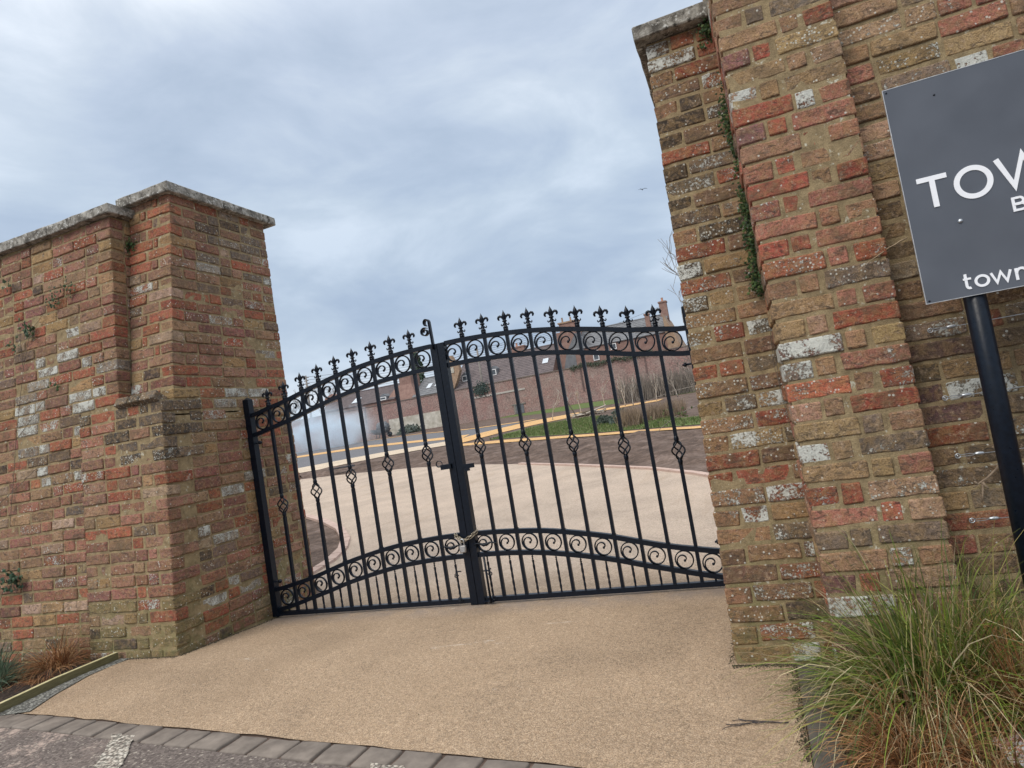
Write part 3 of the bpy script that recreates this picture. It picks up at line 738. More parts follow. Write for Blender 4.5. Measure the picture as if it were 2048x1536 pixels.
def scroll_mesh(R_):
    pts = []; th = []
    for k in range(73):
        d = k*700/72.; a = rad(-90-d)   # clockwise from the bottom
        if d < 330: rr = R_
        else:
            t = (d-330)/370.; rr = R_*(1-.90*(t**.80)) if t < 1 else R_*.1
            rr = R_*(1 - .88*(1-math.cos(t*math.pi))/2 - .0*t)
        pts.append((rr*math.cos(a), rr*math.sin(a))); th.append(.0075 if d < 560 else .0065)
    q = MB(); q.ribbon_rect(pts, .014, th)
    ex, ez = pts[-1]; q.lathe([(.0, -.009), (.006, -.007), (.0085, 0), (.006, .007), (0, .009)], 8, ex, 0, ez)
    return q.mesh('scroll', M_BLACK, True)
SCR = scroll_mesh(.0565)
def finial_mesh():
    q = MB()
    q.box(-.0125, .0125, -.0125, .0125, -.004, .018)
    q.lathe([(.016, .018), (.018, .022), (.013, .027), (.010, .036), (.012, .046), (.0085, .056), (.0165, .060), (.0165, .065), (.0085, .069), (.007, .076)], 10)
    q.lathe([(.007, .072), (.010, .080), (.0135, .092), (.0145, .098), (.012, .108), (.0065, .119), (.0025, .128), (.0004, .136)], 10, sy=.75)
    for s_ in (-1, 1):
        path = [(s_*.004, 0, .066), (s_*.010, 0, .082), (s_*.018, 0, .093), (s_*.028, 0, .0975), (s_*.037, 0, .094), (s_*.041, 0, .085), (s_*.038, 0, .076), (s_*.033, 0, .074)]
        q.tube(path, [.005, .0062, .0075, .0085, .0085, .0078, .006, .003], 8)
        path = [(s_*.009, 0, .046), (s_*.015, 0, .038), (s_*.022, 0, .035), (s_*.027, 0, .041), (s_*.025, 0, .048)]
        q.tube(path, [.004, .0045, .0048, .004, .002], 6)
    return q.mesh('finial', M_BLACK, True)
FIN = finial_mesh()
def basket_mesh():
    q = MB()
    for k in range(4):
        pts = []
        for i in range(13):
            t = i/12.; z_ = -.055+.11*t; rr = .0075+.030*math.sin(math.pi*t)**1.0; a = math.pi/2*k+math.pi*.95*t
            pts.append((rr*math.cos(a), rr*math.sin(a), z_))
        q.tube(pts, .0052, 6)
    q.lathe([(.0105, -.088), (.0135, -.075), (.0155, -.062), (.012, -.054), (.008, -.048)], 8)
    q.lathe([(.008, .048), (.012, .054), (.0155, .062), (.0135, .075), (.0105, .088)], 8)
    return q.mesh('basket', M_BLACK, True)
BSK = basket_mesh()
def leaf(name, label, x_h, sgn, cat='gate'):
    """x_h: x of the hinge end (bay 0), sgn: direction towards the meeting stile"""
    T = thing(name, label, cat, (x_h, 0, .02)); X = lambda t: sgn*t*BAY
    bz = lambda z: z-.02
    q = MB(); x0, x1 = X(-.033/.155)-.025, X(-.033/.155)+.025
    q.box(x0, x1, -.025, .025, bz(.02), bz(1.632)); q.add([(x0, -.025, bz(1.632)), (x1, -.025, bz(1.632)), (x1, .025, bz(1.632)), (x0, .025, bz(1.632)), ((x0+x1)/2, 0, bz(1.652))], [(0, 1, 4), (1, 2, 4), (2, 3, 4), (3, 0, 4)])
    part('hinge_post', q, M_BLACK, T)
    q = MB(); xc = X(10)+(.0265 if sgn > 0 else 0); q.box(xc-.0245, xc+.0245, -.025, .025, bz(.012), bz(1.735)); part('meeting_post', q, M_BLACK, T)
    xa, xb = (x1, xc-.0245) if sgn > 0 else (xc+.0245, x0)
    tt = lambda x_: sgn*x_/BAY
    part('top_rail', rail(lambda x_: bz(cr(TOP, tt(x_)))-.0145, .029, .030, xa, xb), M_BLACK, T)
    part('second_rail', rail(lambda x_: bz(cr(TOP, tt(x_)))-.1615, .029, .030, xa, xb), M_BLACK, T)
    part('lower_rail', rail(lambda x_: bz(cr(LOW, tt(x_)))-.0145, .029, .030, xa, xb), M_BLACK, T)
    part('lower_rail', rail(lambda x_: bz(cr(BOT, tt(x_)))+.0145, .029, .030, xa, xb), M_BLACK, T)
    q = MB(); q.box(xa, xb, -.016, .016, bz(.021), bz(.050)); part('bottom_rail', q, M_BLACK, T)
    for i in range(1, 10):
        x = X(i); hw = .0102
        q = MB(); zt = bz(cr(TOP, i))-.027; q.box(x-hw, x+hw, -hw, hw, bz(.048), zt)
        # small weld collars where the bar meets the rails
        for zz in (bz(cr(LOW, i))+.002, bz(cr(TOP, i))-.178): q.box(x-hw-.003, x+hw+.003, -hw-.003, hw+.003, zz-.003, zz+.003)
        if i % 2:
            zb = bz({1: .817, 3: .886, 5: .950, 7: .996, 9: 1.023}[i]); q = MB()
            q.box(x-hw, x+hw, -hw, hw, bz(.048), zb-.085); q.box(x-hw, x+hw, -hw, hw, zb+.085, zt)
            link('basket', BSK, T, (x, 0, zb), (0, 0, .3*i))
        part('bar', q, M_BLACK, T)
        link('finial', FIN, T, (x, 0, bz(cr(TOP, i))+.001))
    for i in range(10):
        x = X(i+.5); link('scroll', SCR, T, (x, -.001, bz(cr(TOP, i+.5))-.029-.0585), (0, 0, 0), (1, 1, 1))
        z_lo, z_hi = cr(BOT, i+.5)+.029, cr(LOW, i+.5)-.029; link('scroll', SCR, T, (x, -.001, bz((z_lo+z_hi)/2)), None, ((z_hi-z_lo)/.121,)*1+(1, (z_hi-z_lo)/.121))
        h = bz(cr(BOT, i+.5)); z0 = bz(.048)
        if h-z0 > .012:
            n = max(4, int((h-z0)/.012)); q = MB(); pts = []; rg = []
            for k in range(n+1):
                z_ = z0+(h-z0)*k/n; e = 0 if (h-z0) < .05 else clampf(min(k, n-k)/3.); a = math.pi/4+e*(z_-z0)/.045*math.pi*.5
                for c_ in range(4): rg.append((x+.0078*math.cos(a+c_*math.pi/2), .0078*math.sin(a+c_*math.pi/2), z_))
            fs = [(k*4+c_, k*4+(c_+1) % 4, (k+1)*4+(c_+1) % 4, (k+1)*4+c_) for k in range(n) for c_ in range(4)]
            q.add(rg, fs); part('twisted_bar', q, M_BLACK, T)
    # hinges onto the pier: pin, plate, nut
    for z_ in (1.30, .27):
        q = MB(); q.tube([(X(0)-sgn*.105, 0, bz(z_)), (X(0)+sgn*.045, 0, bz(z_))], .0065, 8); q.tube([(X(0)-sgn*.088, 0, bz(z_)-.045), (X(0)-sgn*.088, 0, bz(z_)+.035)], .011, 8)
        q.tube([(X(0)-sgn*.088, 0, bz(z_)-.03), (X(0)-sgn*.088, -.075, bz(z_)-.03)], .007, 6); q.tube([(X(0)+sgn*.022, 0, bz(z_)), (X(0)+sgn*.036, 0, bz(z_))], .014, 6)
        q.box(min(X(0)-sgn*.088, X(0)-sgn*.10)-.004, max(X(0)-sgn*.088, X(0)-sgn*.10)+.004, -.1, -.06, bz(z_)-.045, bz(z_)+.02)
        part('hinge', q, M_BLACK, T, True)
    return T, X, bz
GL, XL, bz = leaf('gate_leaf', 'left black wrought iron gate leaf, hung on the left brick pier', 0.0, 1)
GR, XR, _ = leaf('gate_leaf', 'right black wrought iron gate leaf, running behind the right brick pier', 3.18, -1)
# extra furniture of the leaves
def local(T): return T.location
# left leaf: the rising bar with two curls on the stile top
q = MB(); xs0 = 1.588
pts = []
for k in range(7): pts.append((xs0-.008-.004*k/6, 1.70+.185*k/6))
for k in range(1, 15): a = math.pi*(k/14.)*1.35; pts.append((xs0-.030+.018*math.cos(a), 1.885+.022*math.sin(a)))
q.ribbon_rect([(x_-0.0, z_-.02, -.026) for x_, z_ in pts], .040, .006)
pts = []
for k in range(24): a = rad(60)+k/23.*rad(480); rr = .030*(1-.55*k/23.); pts.append((xs0-.052+rr*math.cos(a), 1.825+rr*math.sin(a)))
q.ribbon_rect([(x_, z_-.02, -.026) for x_, z_ in pts], .036, .005)
part('latch_hook', q, M_BLACK, GL, True)
q = MB()      # slide latch at mid height
q.box(1.50, 1.575, -.045, -.026, .885, .917); q.tube([(1.515, -.036, .905)]+[(1.49-.022*math.cos(rad(-60+k*28))+.0, -.036, .925+.020*math.sin(rad(-60+k*28))) for k in range(11)], [.006]+[.005-.0003*k for k in range(11)], 6)
part('latch', q, M_BLACK, GL)
q = MB(); q.box(-(3.18-1.66), -(3.18-1.735), -.042, -.026, .872, .900); q.box(-(3.18-1.668), -(3.18-1.70), -.046, -.026, .855, .872); part('latch', q, M_BLACK, GR)
# drop bolts with eyes
def eye(q, x, z, s=1): 
    q.tube([(x, -.034, z)]+[(x+s*.018+.012*math.cos(a), -.034, z+.012*math.sin(a)) for a in [rad(180+36*k) for k in range(10)]], .0038, 6)
q = MB(); 
for z_ in (.19, .035): eye(q, 1.527-.025, z_, -1)
q.tube([(1.524, -.034, .215), (1.50, -.034, .215)], .004, 6)
part('eye_bracket', q, M_BLACK, GL, True)
q = MB(); xb_ = -(3.18-1.70); q.tube([(xb_, -.034, .0), (xb_, -.034, .30)], .0075, 8); q.tube([(xb_-.022, -.034, .205), (xb_+.02, -.034, .205), (xb_+.036, -.034, .218)], .0045, 6)
for z_ in (.185, .03): eye(q, xb_+.008, z_, 1)
q.box(xb_-.045, xb_+.02, -.03, -.018, .0, .012)
part('drop_bolt', q, M_BLACK, GR, True)
# twisted pull handles in the lower band
for T, xa_, xb_ in ((GL, 1.40, 1.565), (GR, -(3.18-1.64), -(3.18-1.80))):
    q = MB(); n = 20; z_ = .375
    q.tube([(xa_+(xb_-xa_)*k/n, -.026, z_+.006*math.sin(k*.5)) for k in range(n+1)], [.005+.010*max(0, math.sin(math.pi*clampf((k-5)/10.)))*(.7+.3*math.cos(k*2.2)) for k in range(n+1)], 6)
    q.tube([(xa_+(xb_-xa_)*.9, -.026, z_), (xa_+(xb_-xa_)*.9, 0, z_)], .006, 6)
    part('handle', q, M_BLACK, T, True)
# chain and padlock
ch = thing('chain', 'short steel chain looped round both gate stiles, above the padlock', 'chain', (1.60, -.03, .46))
def link_mesh():
    q = MB(); pts = []
    for k in range(17):
        a = 2*math.pi*k/16; pts.append((.0085*math.cos(a), 0, .0105*math.sin(a)+math.copysign(.006, math.sin(a)) if abs(math.sin(a)) > 1e-6 else 0))
    q.tube(pts, .0024, 6, False); return q.mesh('link', M_CHAIN, True)
LK = link_mesh()
cpath = [(-.085, .012, .018), (-.06, -.012, .004), (-.04, -.018, -.012), (-.018, -.02, -.022), (.008, -.02, -.018), (.03, -.018, -.006), (.052, -.012, .006), (.078, .012, .024)]
cp2 = [(-.085, .012, .018), (-.075, -.006, .006), (-.055, -.018, -.008), (-.03, -.024, -.026), (0, -.024, -.024), (.028, -.022, -.014), (.055, -.016, -.002), (.08, .0, .018)]
for cpth, ph in ((cpath, 0), (cp2, 1)):
    V = [Vector(p) for p in cpth]; segs = []; tot = sum((b_-a).length for a, b_ in zip(V[:-1], V[1:])); n = int(tot/.0215); d = 0
    for k in range(n):
        s_ = (k+.5)/n*tot; acc = 0
        for a, b_ in zip(V[:-1], V[1:]):
            l_ = (b_-a).length
            if acc+l_ >= s_: p = a+(b_-a)*((s_-acc)/l_); t = (b_-a).normalized(); break
            acc += l_
        o = link('link', LK, ch, p); o.rotation_mode = 'QUATERNION'
        o.rotation_quaternion = t.to_track_quat('Z', 'Y') @ Matrix.Rotation(math.pi/2*((k+ph) % 2)+.3, 3, 'Z').to_quaternion()
lk = thing('padlock', 'silver-grey padlock hanging from the chain between the two gate leaves', 'padlock', (1.575, -.058, .40))
vs, fs = rough_block(.046, .020, .046, .005, 700, .0002, 3, 2, 3); q = MB(); q.add(vs, fs); o = part('lock_body', q, M_BRASS, lk, True); o.location = (0, 0, -.018)
q = MB(); q.tube([(-.013, 0, 0)]+[(-.013*math.cos(rad(k*22.5)), 0, .032+.013*math.sin(rad(k*22.5))) for k in range(9)]+[(.013, 0, 0)], .0038, 8); part('shackle', q, M_ZINC, lk, True)
q = MB(); q.box(-.014, .014, -.0112, -.0101, -.036, 0); part('lock_plate', q, M_ZINC, lk)

# ------------------------------------------------------------ the sign
sg = thing('sign_board', 'grey sign board with white lettering on a black post, cut off by the right edge', 'sign', (4.17, -1.52, 0))
SX = 4.17
q = MB(); q.box(4.036-SX, 5.10-SX, 0, .004, 1.285, 1.985); part('panel', q, M_SIGN, sg)
q = MB()
q.box(4.0345-SX, 4.0365-SX, -.0008, .0052, 1.2835, 1.9865); q.box(4.0365-SX, 5.10-SX, -.0008, .0052, 1.9845, 1.9865); q.box(4.0365-SX, 5.10-SX, -.0008, .0052, 1.2835, 1.2855)
part('panel_edge', q, M_SIGNEDGE, sg)
q = MB(); q.tube([(0.005, .036, -.05), (0.005, .036, 1.90)], .0305, 24); part('post', q, M_BLACK, sg, True)
q = MB(); q.tube([(.80, .036, -.05), (.80, .036, 1.90)], .0305, 24); part('post', q, M_BLACK, sg, True)
def stroke(q, pts, wd, closed=False, y=-.0012):
    n = len(pts); V = [Vector((p[0], p[1])) for p in pts]; vs = []
    for i, p in enumerate(V):
        a = V[(i-1) % n] if closed or i else V[i]; b_ = V[(i+1) % n] if closed or i < n-1 else V[i]
        if a == p: d1 = d2 = (b_-p).normalized()
        elif b_ == p: d1 = d2 = (p-a).normalized()
        else: d1, d2 = (p-a).normalized(), (b_-p).normalized()
        n1_, n2_ = Vector((-d1.y, d1.x)), Vector((-d2.y, d2.x)); m_ = (n1_+n2_).normalized(); k = min(2.2, 1/max(.3, m_.dot(n1_)))
        for s_ in (-1, 1): vs.append((p.x+m_.x*wd/2*s_*k, p.y+m_.y*wd/2*s_*k))
    fr = [(x_, y-.0012, z_) for x_, z_ in vs]; bk = [(x_, y+.0010, z_) for x_, z_ in vs]; m2 = len(vs); fs = []
    for i in range(n if closed else n-1):
        a0, a1, b0, b1 = 2*i, 2*i+1, 2*((i+1) % n), 2*((i+1) % n)+1
        fs += [(a0, b0, b1, a1), (a0, a0+m2, b0+m2, b0), (a1, b1, b1+m2, a1+m2)]
    if not closed: fs += [(0, 1, 1+m2, m2), (m2-2, 2*m2-2, 2*m2-1, m2-1)]
    q.add(fr+bk, fs)
def arc(cx_, cz_, rx, rz_, a0, a1, n=16): return [(cx_+rx*math.cos(rad(a0+(a1-a0)*k/n)), cz_+rz_*math.sin(rad(a0+(a1-a0)*k/n))) for k in range(n+1)]
def letter(name, strokes):
    q = MB()
    for i, (pts, wd, cl_) in enumerate(strokes): stroke(q, [(x_-SX, z_) for x_, z_ in pts], wd, cl_, -.0012-.0004*i)
    part('letter_'+name, q, M_WHITE, sg)
zb_, zt_ = 1.579, 1.679; W_ = .0155
letter('t', [([(4.076, zt_-.008), (4.158, zt_-.008)], W_, False), ([(4.117, zt_-.016), (4.117, zb_)], W_, False)])
letter('o', [(arc(4.2235, (zt_+zb_)/2, .0440, .0440, 0, 360, 40)[:-1], W_, True)])
letter('w', [([(4.290, zt_), (4.3245, zb_+.008), (4.357, zt_-.002), (4.390, zb_+.008), (4.424, zt_)], W_, False)])
zb_, zt_, W_ = 1.510, 1.554, .0078
letter('b', [([(4.311, zb_), (4.311, zt_)], W_, False), ([(4.312, zt_-.0035), (4.328, zt_-.0035)]+arc(4.328, zt_-.0125, .009, .009, 90, -90, 8)+[(4.312, zt_-.0215)], .007, False), ([(4.312, zb_+.0215), (4.331, zb_+.0215)]+arc(4.331, zb_+.0125, .009, .009, 90, -90, 8)+[(4.312, zb_+.0035)], .007, False)])
zb_, xh, W_ = 1.305, .036, .0076
letter('t', [([(4.151, zb_+.048), (4.151, zb_+.011)]+arc(4.158, zb_+.011, .007, .0075, 180, 300, 6), W_, False), ([(4.1435, zb_+.0325), (4.165, zb_+.0325)], .0065, False)])
letter('o', [(arc(4.1925, zb_+xh/2+.001, .0165, .0155, 0, 360, 30)[:-1], W_, True)])
letter('w', [([(4.2175, zb_+xh), (4.2295, zb_+.004), (4.2425, zb_+xh-.002), (4.2555, zb_+.004), (4.268, zb_+xh)], W_*.92, False)])
letter('n', [([(4.2815, zb_), (4.2815, zb_+xh)], W_, False), (arc(4.2945, zb_+.0195, .013, .0145, 180, 0, 12)+[(4.3075, zb_)], W_, False)])
for (x_, z_, big_) in ((4.045, 1.975, 0), (4.171, 1.927, 0), (4.169, 1.519, 1), (4.045, 1.292, 0)):
    q = MB(); rr = .0062 if big_ else .0032
    q.tube([(x_-SX, -.0035 if big_ else -.0012, z_), (x_-SX, .002, z_)], rr, 12); part('screw', q, M_ZINC if big_ else M_BLACK, sg, True)

# ------------------------------------------------------------ wires and climbers on the right wall
for zi, (z_, desc) in enumerate(((1.211, 'topmost training wire, just under the sign board'), (.965, 'second training wire below the sign board'), (.758, 'training wire behind the middle of the black sign post'), (.532, 'lowest training wire, above the green grass clump'))):
    yy = v_front(z_)-.028
    t = thing('training_wire', 'thin steel '+desc, 'wire', (4.11, yy, z_), 'training wires on the right wall')
    q = MB(); q.tube([(0, .03, 0), (0, 0, 0)], .0035, 6); q.tube([(0+.008*math.cos(rad(k*40)), -.001, .008*math.sin(rad(k*40))) for k in range(10)], .002, 6); part('eye_bolt', q, M_ZINC, t, True)
    q = MB(); q.tube([(.006, 0, .003), (.035, 0, .004), (.068, 0, .001)], .0014, 5); q.tube([(.006, 0, -.003), (.035, -.001, -.003), (.068, 0, 0), (.30, 0, .001), (.9, 0, .0)], .0014, 5); part('wire', q, M_ZINC, t)
    q = MB(); q.tube([(.048, 0, .001), (.053, 0, .001), (.064, 0, .001), (.076, 0, .001), (.082, 0, .001)], [.0015, .0055, .007, .0055, .0015], 8); part('tensioner', q, M_ZINC, t, True)
def vine(name, label, cat, paths, mat=M_BARK, leaves=None, lc=None, r0=.0025, seed=1):
    R_ = random.Random(seed); q = MB(); P0 = Vector(paths[0][0])
    for p in paths:
        V = [Vector(k)-P0 for k in p]; out = []
        for a, b_ in zip(V[:-1], V[1:]):
            n = max(2, int((b_-a).length/.02))
            for k in range(n): out.append(a+(b_-a)*k/n+Vector((R_.uniform(-1, 1), R_.uniform(-.3, .3), R_.uniform(-1, 1)))*.0025)
        out.append(V[-1]); q.tube(out, [r0*(1-.6*k/len(out)) for k in range(len(out))], 5)
    o = thing(name, label, cat, P0); part('stem', q, mat, o, True)
    if leaves:
        q = MB()
        for (c, n, rr, ls) in leaves:
            c = Vector(c)-P0
            for k in range(n):
                p = c+Vector((R_.gauss(0, rr[0]), -abs(R_.gauss(0, rr[1])), R_.gauss(0, rr[2]))); add_leaf(q, p, ls*R_.uniform(.6, 1.3), R_, lc)
        o2 = part('leaves', q, M_VEG, o); o2['kind'] = 'stuff'
    return o
def add_leaf(q, p, s, R_, lc):
    a = R_.uniform(0, 6.28); t = Vector((math.cos(a), R_.uniform(-.5, .3), math.sin(a))).normalized(); n_ = Vector((R_.uniform(-.6, .6), -1, R_.uniform(-.2, .8))).normalized()
    b_ = t.cross(n_).normalized(); w_ = s*.42; c = R_.choice(lc); v = R_.uniform(.6, 1.3); c = tuple(k*v for k in c)
    q.add([p, p+t*s*.45+b_*w_, p+t*s, p+t*s*.45-b_*w_, p+t*s*.5+n_*s*.12], [(0, 4, 1), (1, 4, 2), (2, 4, 3), (3, 4, 0)], c)
GRN = [(.035, .075, .02), (.055, .105, .03), (.09, .13, .04), (.025, .05, .02)]
yi = lambda z: r_front(z)-.015
ivl = []
for (x_, z_, n, sx, sz) in ((3.606, 2.40, 50, .010, .04), (3.604, 2.30, 130, .017, .05), (3.607, 2.22, 120, .013, .045), (3.612, 2.12, 40, .008, .04), (3.610, 2.02, 60, .008, .05), (3.607, 1.93, 90, .012, .05), (3.606, 1.83, 110, .013, .05), (3.605, 1.74, 120, .014, .05), (3.600, 1.66, 110, .014, .045), (3.594, 1.58, 110, .018, .035), (3.592, 1.53, 60, .016, .02)):
    ivl.append(((x_-.012, yi(z_), z_), n, (sx, .018, sz), .014))
vine('ivy', 'trail of small green ivy leaves in the crevice of the right gate pier', 'ivy', [[(3.612, yi(1.2), 1.2), (3.608, yi(1.5), 1.5), (3.606, yi(1.9), 1.9), (3.606, yi(2.45), 2.45)], [(3.600, yi(1.3), 1.3), (3.59, yi(1.1), 1.1), (3.60, yi(.9), .9)], [(3.604, yi(1.4), 1.4), (3.585, yi(1.2), 1.2), (3.60, yi(1.0), 1.0)]], M_BARK, ivl, GRN, .0016, 3)
vine('fern', 'small green plant rooted under the coping of the right gate pier', 'plant', [[(3.575, r_front(2.72)-.0, 2.72), (3.57, r_front(2.72)-.03, 2.74)]], M_BARK, [((3.575, r_front(2.75)-.01, 2.755), 110, (.016, .02, .022), .014), ((3.545, r_front(2.68)-.005, 2.685), 25, (.008, .01, .006), .011)], GRN, .002, 4)
vine('fern', 'tiny dark green plant in the joint near the top of the left gate pier', 'plant', [[(-.43, up_front(2.83), 2.83), (-.43, up_front(2.8)-.02, 2.85)]], M_BARK, [((-.42, up_front(2.83)-.008, 2.83), 110, (.024, .012, .03), .016)], GRN, .002, 6)
vine('vine_stem', 'cut brown vine stem against the wall beside the black sign post', 'vine', [[(4.26, -1.19, .76), (4.235, -1.20, .72), (4.20, -1.20, .685), (4.165, -1.205, .66), (4.135, -1.21, .645)], [(4.165, -1.205, .66), (4.158, -1.21, .63), (4.150, -1.21, .59)], [(4.15, -1.205, .652), (4.14, -1.215, .665)], [(4.165, -1.21, .66), (4.178, -1.215, .635)]], plain('pale_bark', (.18, .13, .09), (.36, .28, .2), 40, .9), None, None, .005, 5)
vine('twig', 'single thin bare twig poking out left of the sign board', 'twig', [[(4.085, -1.23, 1.55), (4.02, -1.25, 1.525), (3.97, -1.265, 1.50), (3.905, -1.275, 1.468)]], plain('dry_twig', (.30, .22, .14), (.42, .33, .22), 40, .9), None, None, .0028, 6)
# climbers on the left wall
wy = lambda z: wfront(z)-.02
vine('climber', 'sparse climbing plant with a few green leaves on the upper left wall', 'climbing plant', [[(-1.55, wy(1.0), 1.0), (-1.46, wy(1.6), 1.6), (-1.36, wy(2.1), 2.1), (-1.28, wy(2.35), 2.35), (-1.0, wy(2.56), 2.56), (-.80, wy(2.62), 2.62)], [(-1.36, wy(2.1), 2.1), (-1.40, wy(2.5), 2.5), (-1.55, wy(2.55), 2.55)], [(-1.46, wy(1.6), 1.6), (-1.30, wy(1.72), 1.72), (-1.0, wy(1.95), 1.95), (-.85, wy(2.02), 2.02)], [(-1.7, wy(1.15), 1.15), (-1.45, wy(1.27), 1.27), (-1.0, wy(1.5), 1.5)]],
     M_BARK, [((-.86, wy(2.58), 2.58), 35, (.035, .02, .03), .024), ((-1.0, wy(2.52), 2.52), 45, (.05, .02, .04), .024), ((-1.26, wy(2.38), 2.38), 26, (.03, .03, .03), .04), ((-1.42, wy(2.28), 2.28), 16, (.03, .02, .03), .028), ((-1.02, wy(1.93), 1.93), 12, (.03, .02, .04), .024), ((-1.5, wy(2.75), 2.75), 10, (.03, .02, .02), .03)], [(.06, .10, .035), (.11, .13, .06), (.045, .085, .04)], .0022, 7)
vine('climber', 'leafy green sprig low on the left wall, above the grass tuft', 'climbing plant', [[(-1.75, wy(.35), .35), (-1.65, wy(.55), .55), (-1.52, wy(.66), .66), (-1.47, wy(.62), .62)]], M_BARK, [((-1.5, wy(.63), .63), 50, (.05, .03, .035), .036), ((-1.62, wy(.60), .60), 20, (.05, .03, .03), .03)], [(.035, .075, .04), (.05, .09, .05)], .003, 8)

# ------------------------------------------------------------ planting beds
def bed(name, poly, off, seed):
    o = fill(name, poly, M_BED, off, 'structure'); return o
# left bed behind its timber board
def subdiv_bed(name, A, B, h, nu=60, nv=24, seed=0):
    vs = []; mb = MB()
    for i in range(nu+1):
        a = plerp(A, i/nu); b_ = plerp(B, i/nu)
        for j in range(nv+1):
            t = j/nv; x = a[0]+(b_[0]-a[0])*t; y = a[1]+(b_[1]-a[1])*t
            vs.append((x, y, g(x, y)+h+.028*mnoise.fractal(Vector((x*6, y*6, seed)), .8, 2, 5)))
    mb.add(vs, [(i*(nv+1)+j, (i+1)*(nv+1)+j, (i+1)*(nv+1)+j+1, i*(nv+1)+j+1) for i in range(nu) for j in range(nv)])
    o = part(name, mb, M_BED, None, True); o['kind'] = 'structure'
    if o.data.polygons[0].normal.z < 0: o.data.flip_normals()
    return o
BX = [(-.475, -1.70), (-.50, -1.5), (-.53, -1.28), (-.55, -.88)]
subdiv_bed('flower_bed', [(x_-.02, y_) for x_, y_ in BX], [(-4, -1.9), (-4, -1.5), (-4, -1.1), (-4, -.86)], .015)
tb = thing('timber_edging', 'low timber edging board round the left flower bed', 'edging', (-.5, -1.3, 0))
q = MB(); pr_ = BX; 
for a, b_ in zip(pr_[:-1], pr_[1:]):
    pass
vs = []
for x_, y_ in pr_:
    z_ = g(x_, y_); vs += [(x_+.012+.5, y_+1.3, z_-.05), (x_+.012+.5, y_+1.3, z_+.052), (x_-.012+.5, y_+1.3, z_+.052), (x_-.012+.5, y_+1.3, z_-.05)]
q.add(vs, [(i*4+k, (i+1)*4+k, (i+1)*4+(k+1) % 4, i*4+(k+1) % 4) for i in range(3) for k in range(4)]+[(0, 1, 2, 3), (15, 14, 13, 12)])
part('board', q, M_TIMBER, tb)
q = MB(); vs = []
for x_, y_ in pr_:
    z_ = g(x_, y_)+.0525; vs += [(x_+.013+.5, y_+1.3, z_), (x_-.011+.5, y_+1.3, z_), (x_-.011+.5, y_+1.3, z_+.003), (x_+.013+.5, y_+1.3, z_+.003)]
q.add(vs, [(i*4+k, (i+1)*4+k, (i+1)*4+(k+1) % 4, i*4+(k+1) % 4) for i in range(3) for k in range(4)]+[(0, 1, 2, 3), (15, 14, 13, 12)])
part('worn_edge', q, M_PALEWOOD, tb)
# strip of grey grit between board and drive
strip('grit_strip', [(-.463, -1.66), (-.49, -1.4), (-.515, -1.15), (-.535, -.87)], [(-.26, -1.60), (-.36, -1.4), (-.44, -1.15), (-.44, -.88)], grains('grey_grit', (.12, .12, .11), (.22, .22, .2), (.42, .42, .38), 90, .9, .4), .012)
# right bed and kerb
subdiv_bed('flower_bed', [(3.545, -2.3), (3.55, -1.8), (3.555, -1.5), (3.56, -1.30)], [(7, -2.3), (7, -1.8), (7, -1.5), (7, -1.2)], -.03, seed=5)
kb = thing('kerb_edging', 'dark concrete edging blocks between the drive and the right bed', 'kerb', (3.5, -1.6, 0))
for k in range(5):
    q = MB(); vs, fs = rough_block(.092, .295, .10, .006, 800+k, .0018, 3, 5, 2); q.add(vs, fs); o = part('kerb_block', q, M_KERB, kb, True)
    o.location = (.0, .32-k*.30, -.025); o.rotation_euler = (0, 0, rnd.uniform(-.01, .01))

def grass(name, label, cat, base, n, length, spread, droop, cols, width=.0032, seed=1, rad_=.07, lean=(0, 0), group=None, seg=7, elev=(25, 88), parent=None):
    R_ = random.Random(seed); q = MB()
    for i in range(n):
        a = R_.uniform(0, 2*math.pi); rr = rad_*math.sqrt(R_.random()); p = Vector((rr*math.cos(a), rr*math.sin(a), 0))
        az_ = a+R_.gauss(0, .7); e = rad(R_.uniform(*elev)); Ln = R_.uniform(*length)
        d = Vector((math.cos(az_)*math.cos(e)*spread+lean[0], math.sin(az_)*math.cos(e)*spread+lean[1], math.sin(e))).normalized()
        dr = R_.uniform(*droop); cw = R_.uniform(.6, 1.3)*width
        side = Vector((-d.y, d.x, 0)); side = side.normalized() if side.length > 1e-3 else Vector((1, 0, 0))
        tw = R_.uniform(-1.2, 1.2); side = (side*math.cos(tw)+d.cross(side)*math.sin(tw)).normalized()
        c = R_.choice(cols); v = R_.uniform(.5, 1.15); c0 = tuple(k*v for k in c); tip = tuple(k*v for k in R_.choice(cols))
        pts = []; dd = d.copy(); pp = p.copy(); st = Ln/seg; kink = R_.random() < .25; ks = R_.randrange(3, seg)
        for k in range(seg+1):
            pts.append(pp.copy()); dd = (dd+Vector((R_.gauss(0, .03), R_.gauss(0, .03), -dr*(k+1)/seg*.55))).normalized()
            if kink and k == ks: dd = (dd+Vector((R_.gauss(0, .4), R_.gauss(0, .4), -.5))).normalized()
            pp = pp+dd*st
            if pp.z < .004: pp.z = .004+R_.random()*.01
        vs = []; 
        for k, t in enumerate(pts):
            w_ = cw*(1-(k/seg)**1.6)*.5+.0002; vs += [t-side*w_, t+side*w_]
        for k in range(seg):
            cc = tuple(c0[m_]*(1-k/seg)+tip[m_]*k/seg for m_ in range(3))
            q.add([vs[2*k], vs[2*k+1], vs[2*k+3], vs[2*k+2]], [(0, 1, 2, 3)], cc)
    o = part(name, q, M_VEG); o.location = base
    if parent: o.parent = parent; o.location = Vector(base)-parent.location; o['kind'] = 'stuff'
    else: tag(o, label, cat, group)
    return o
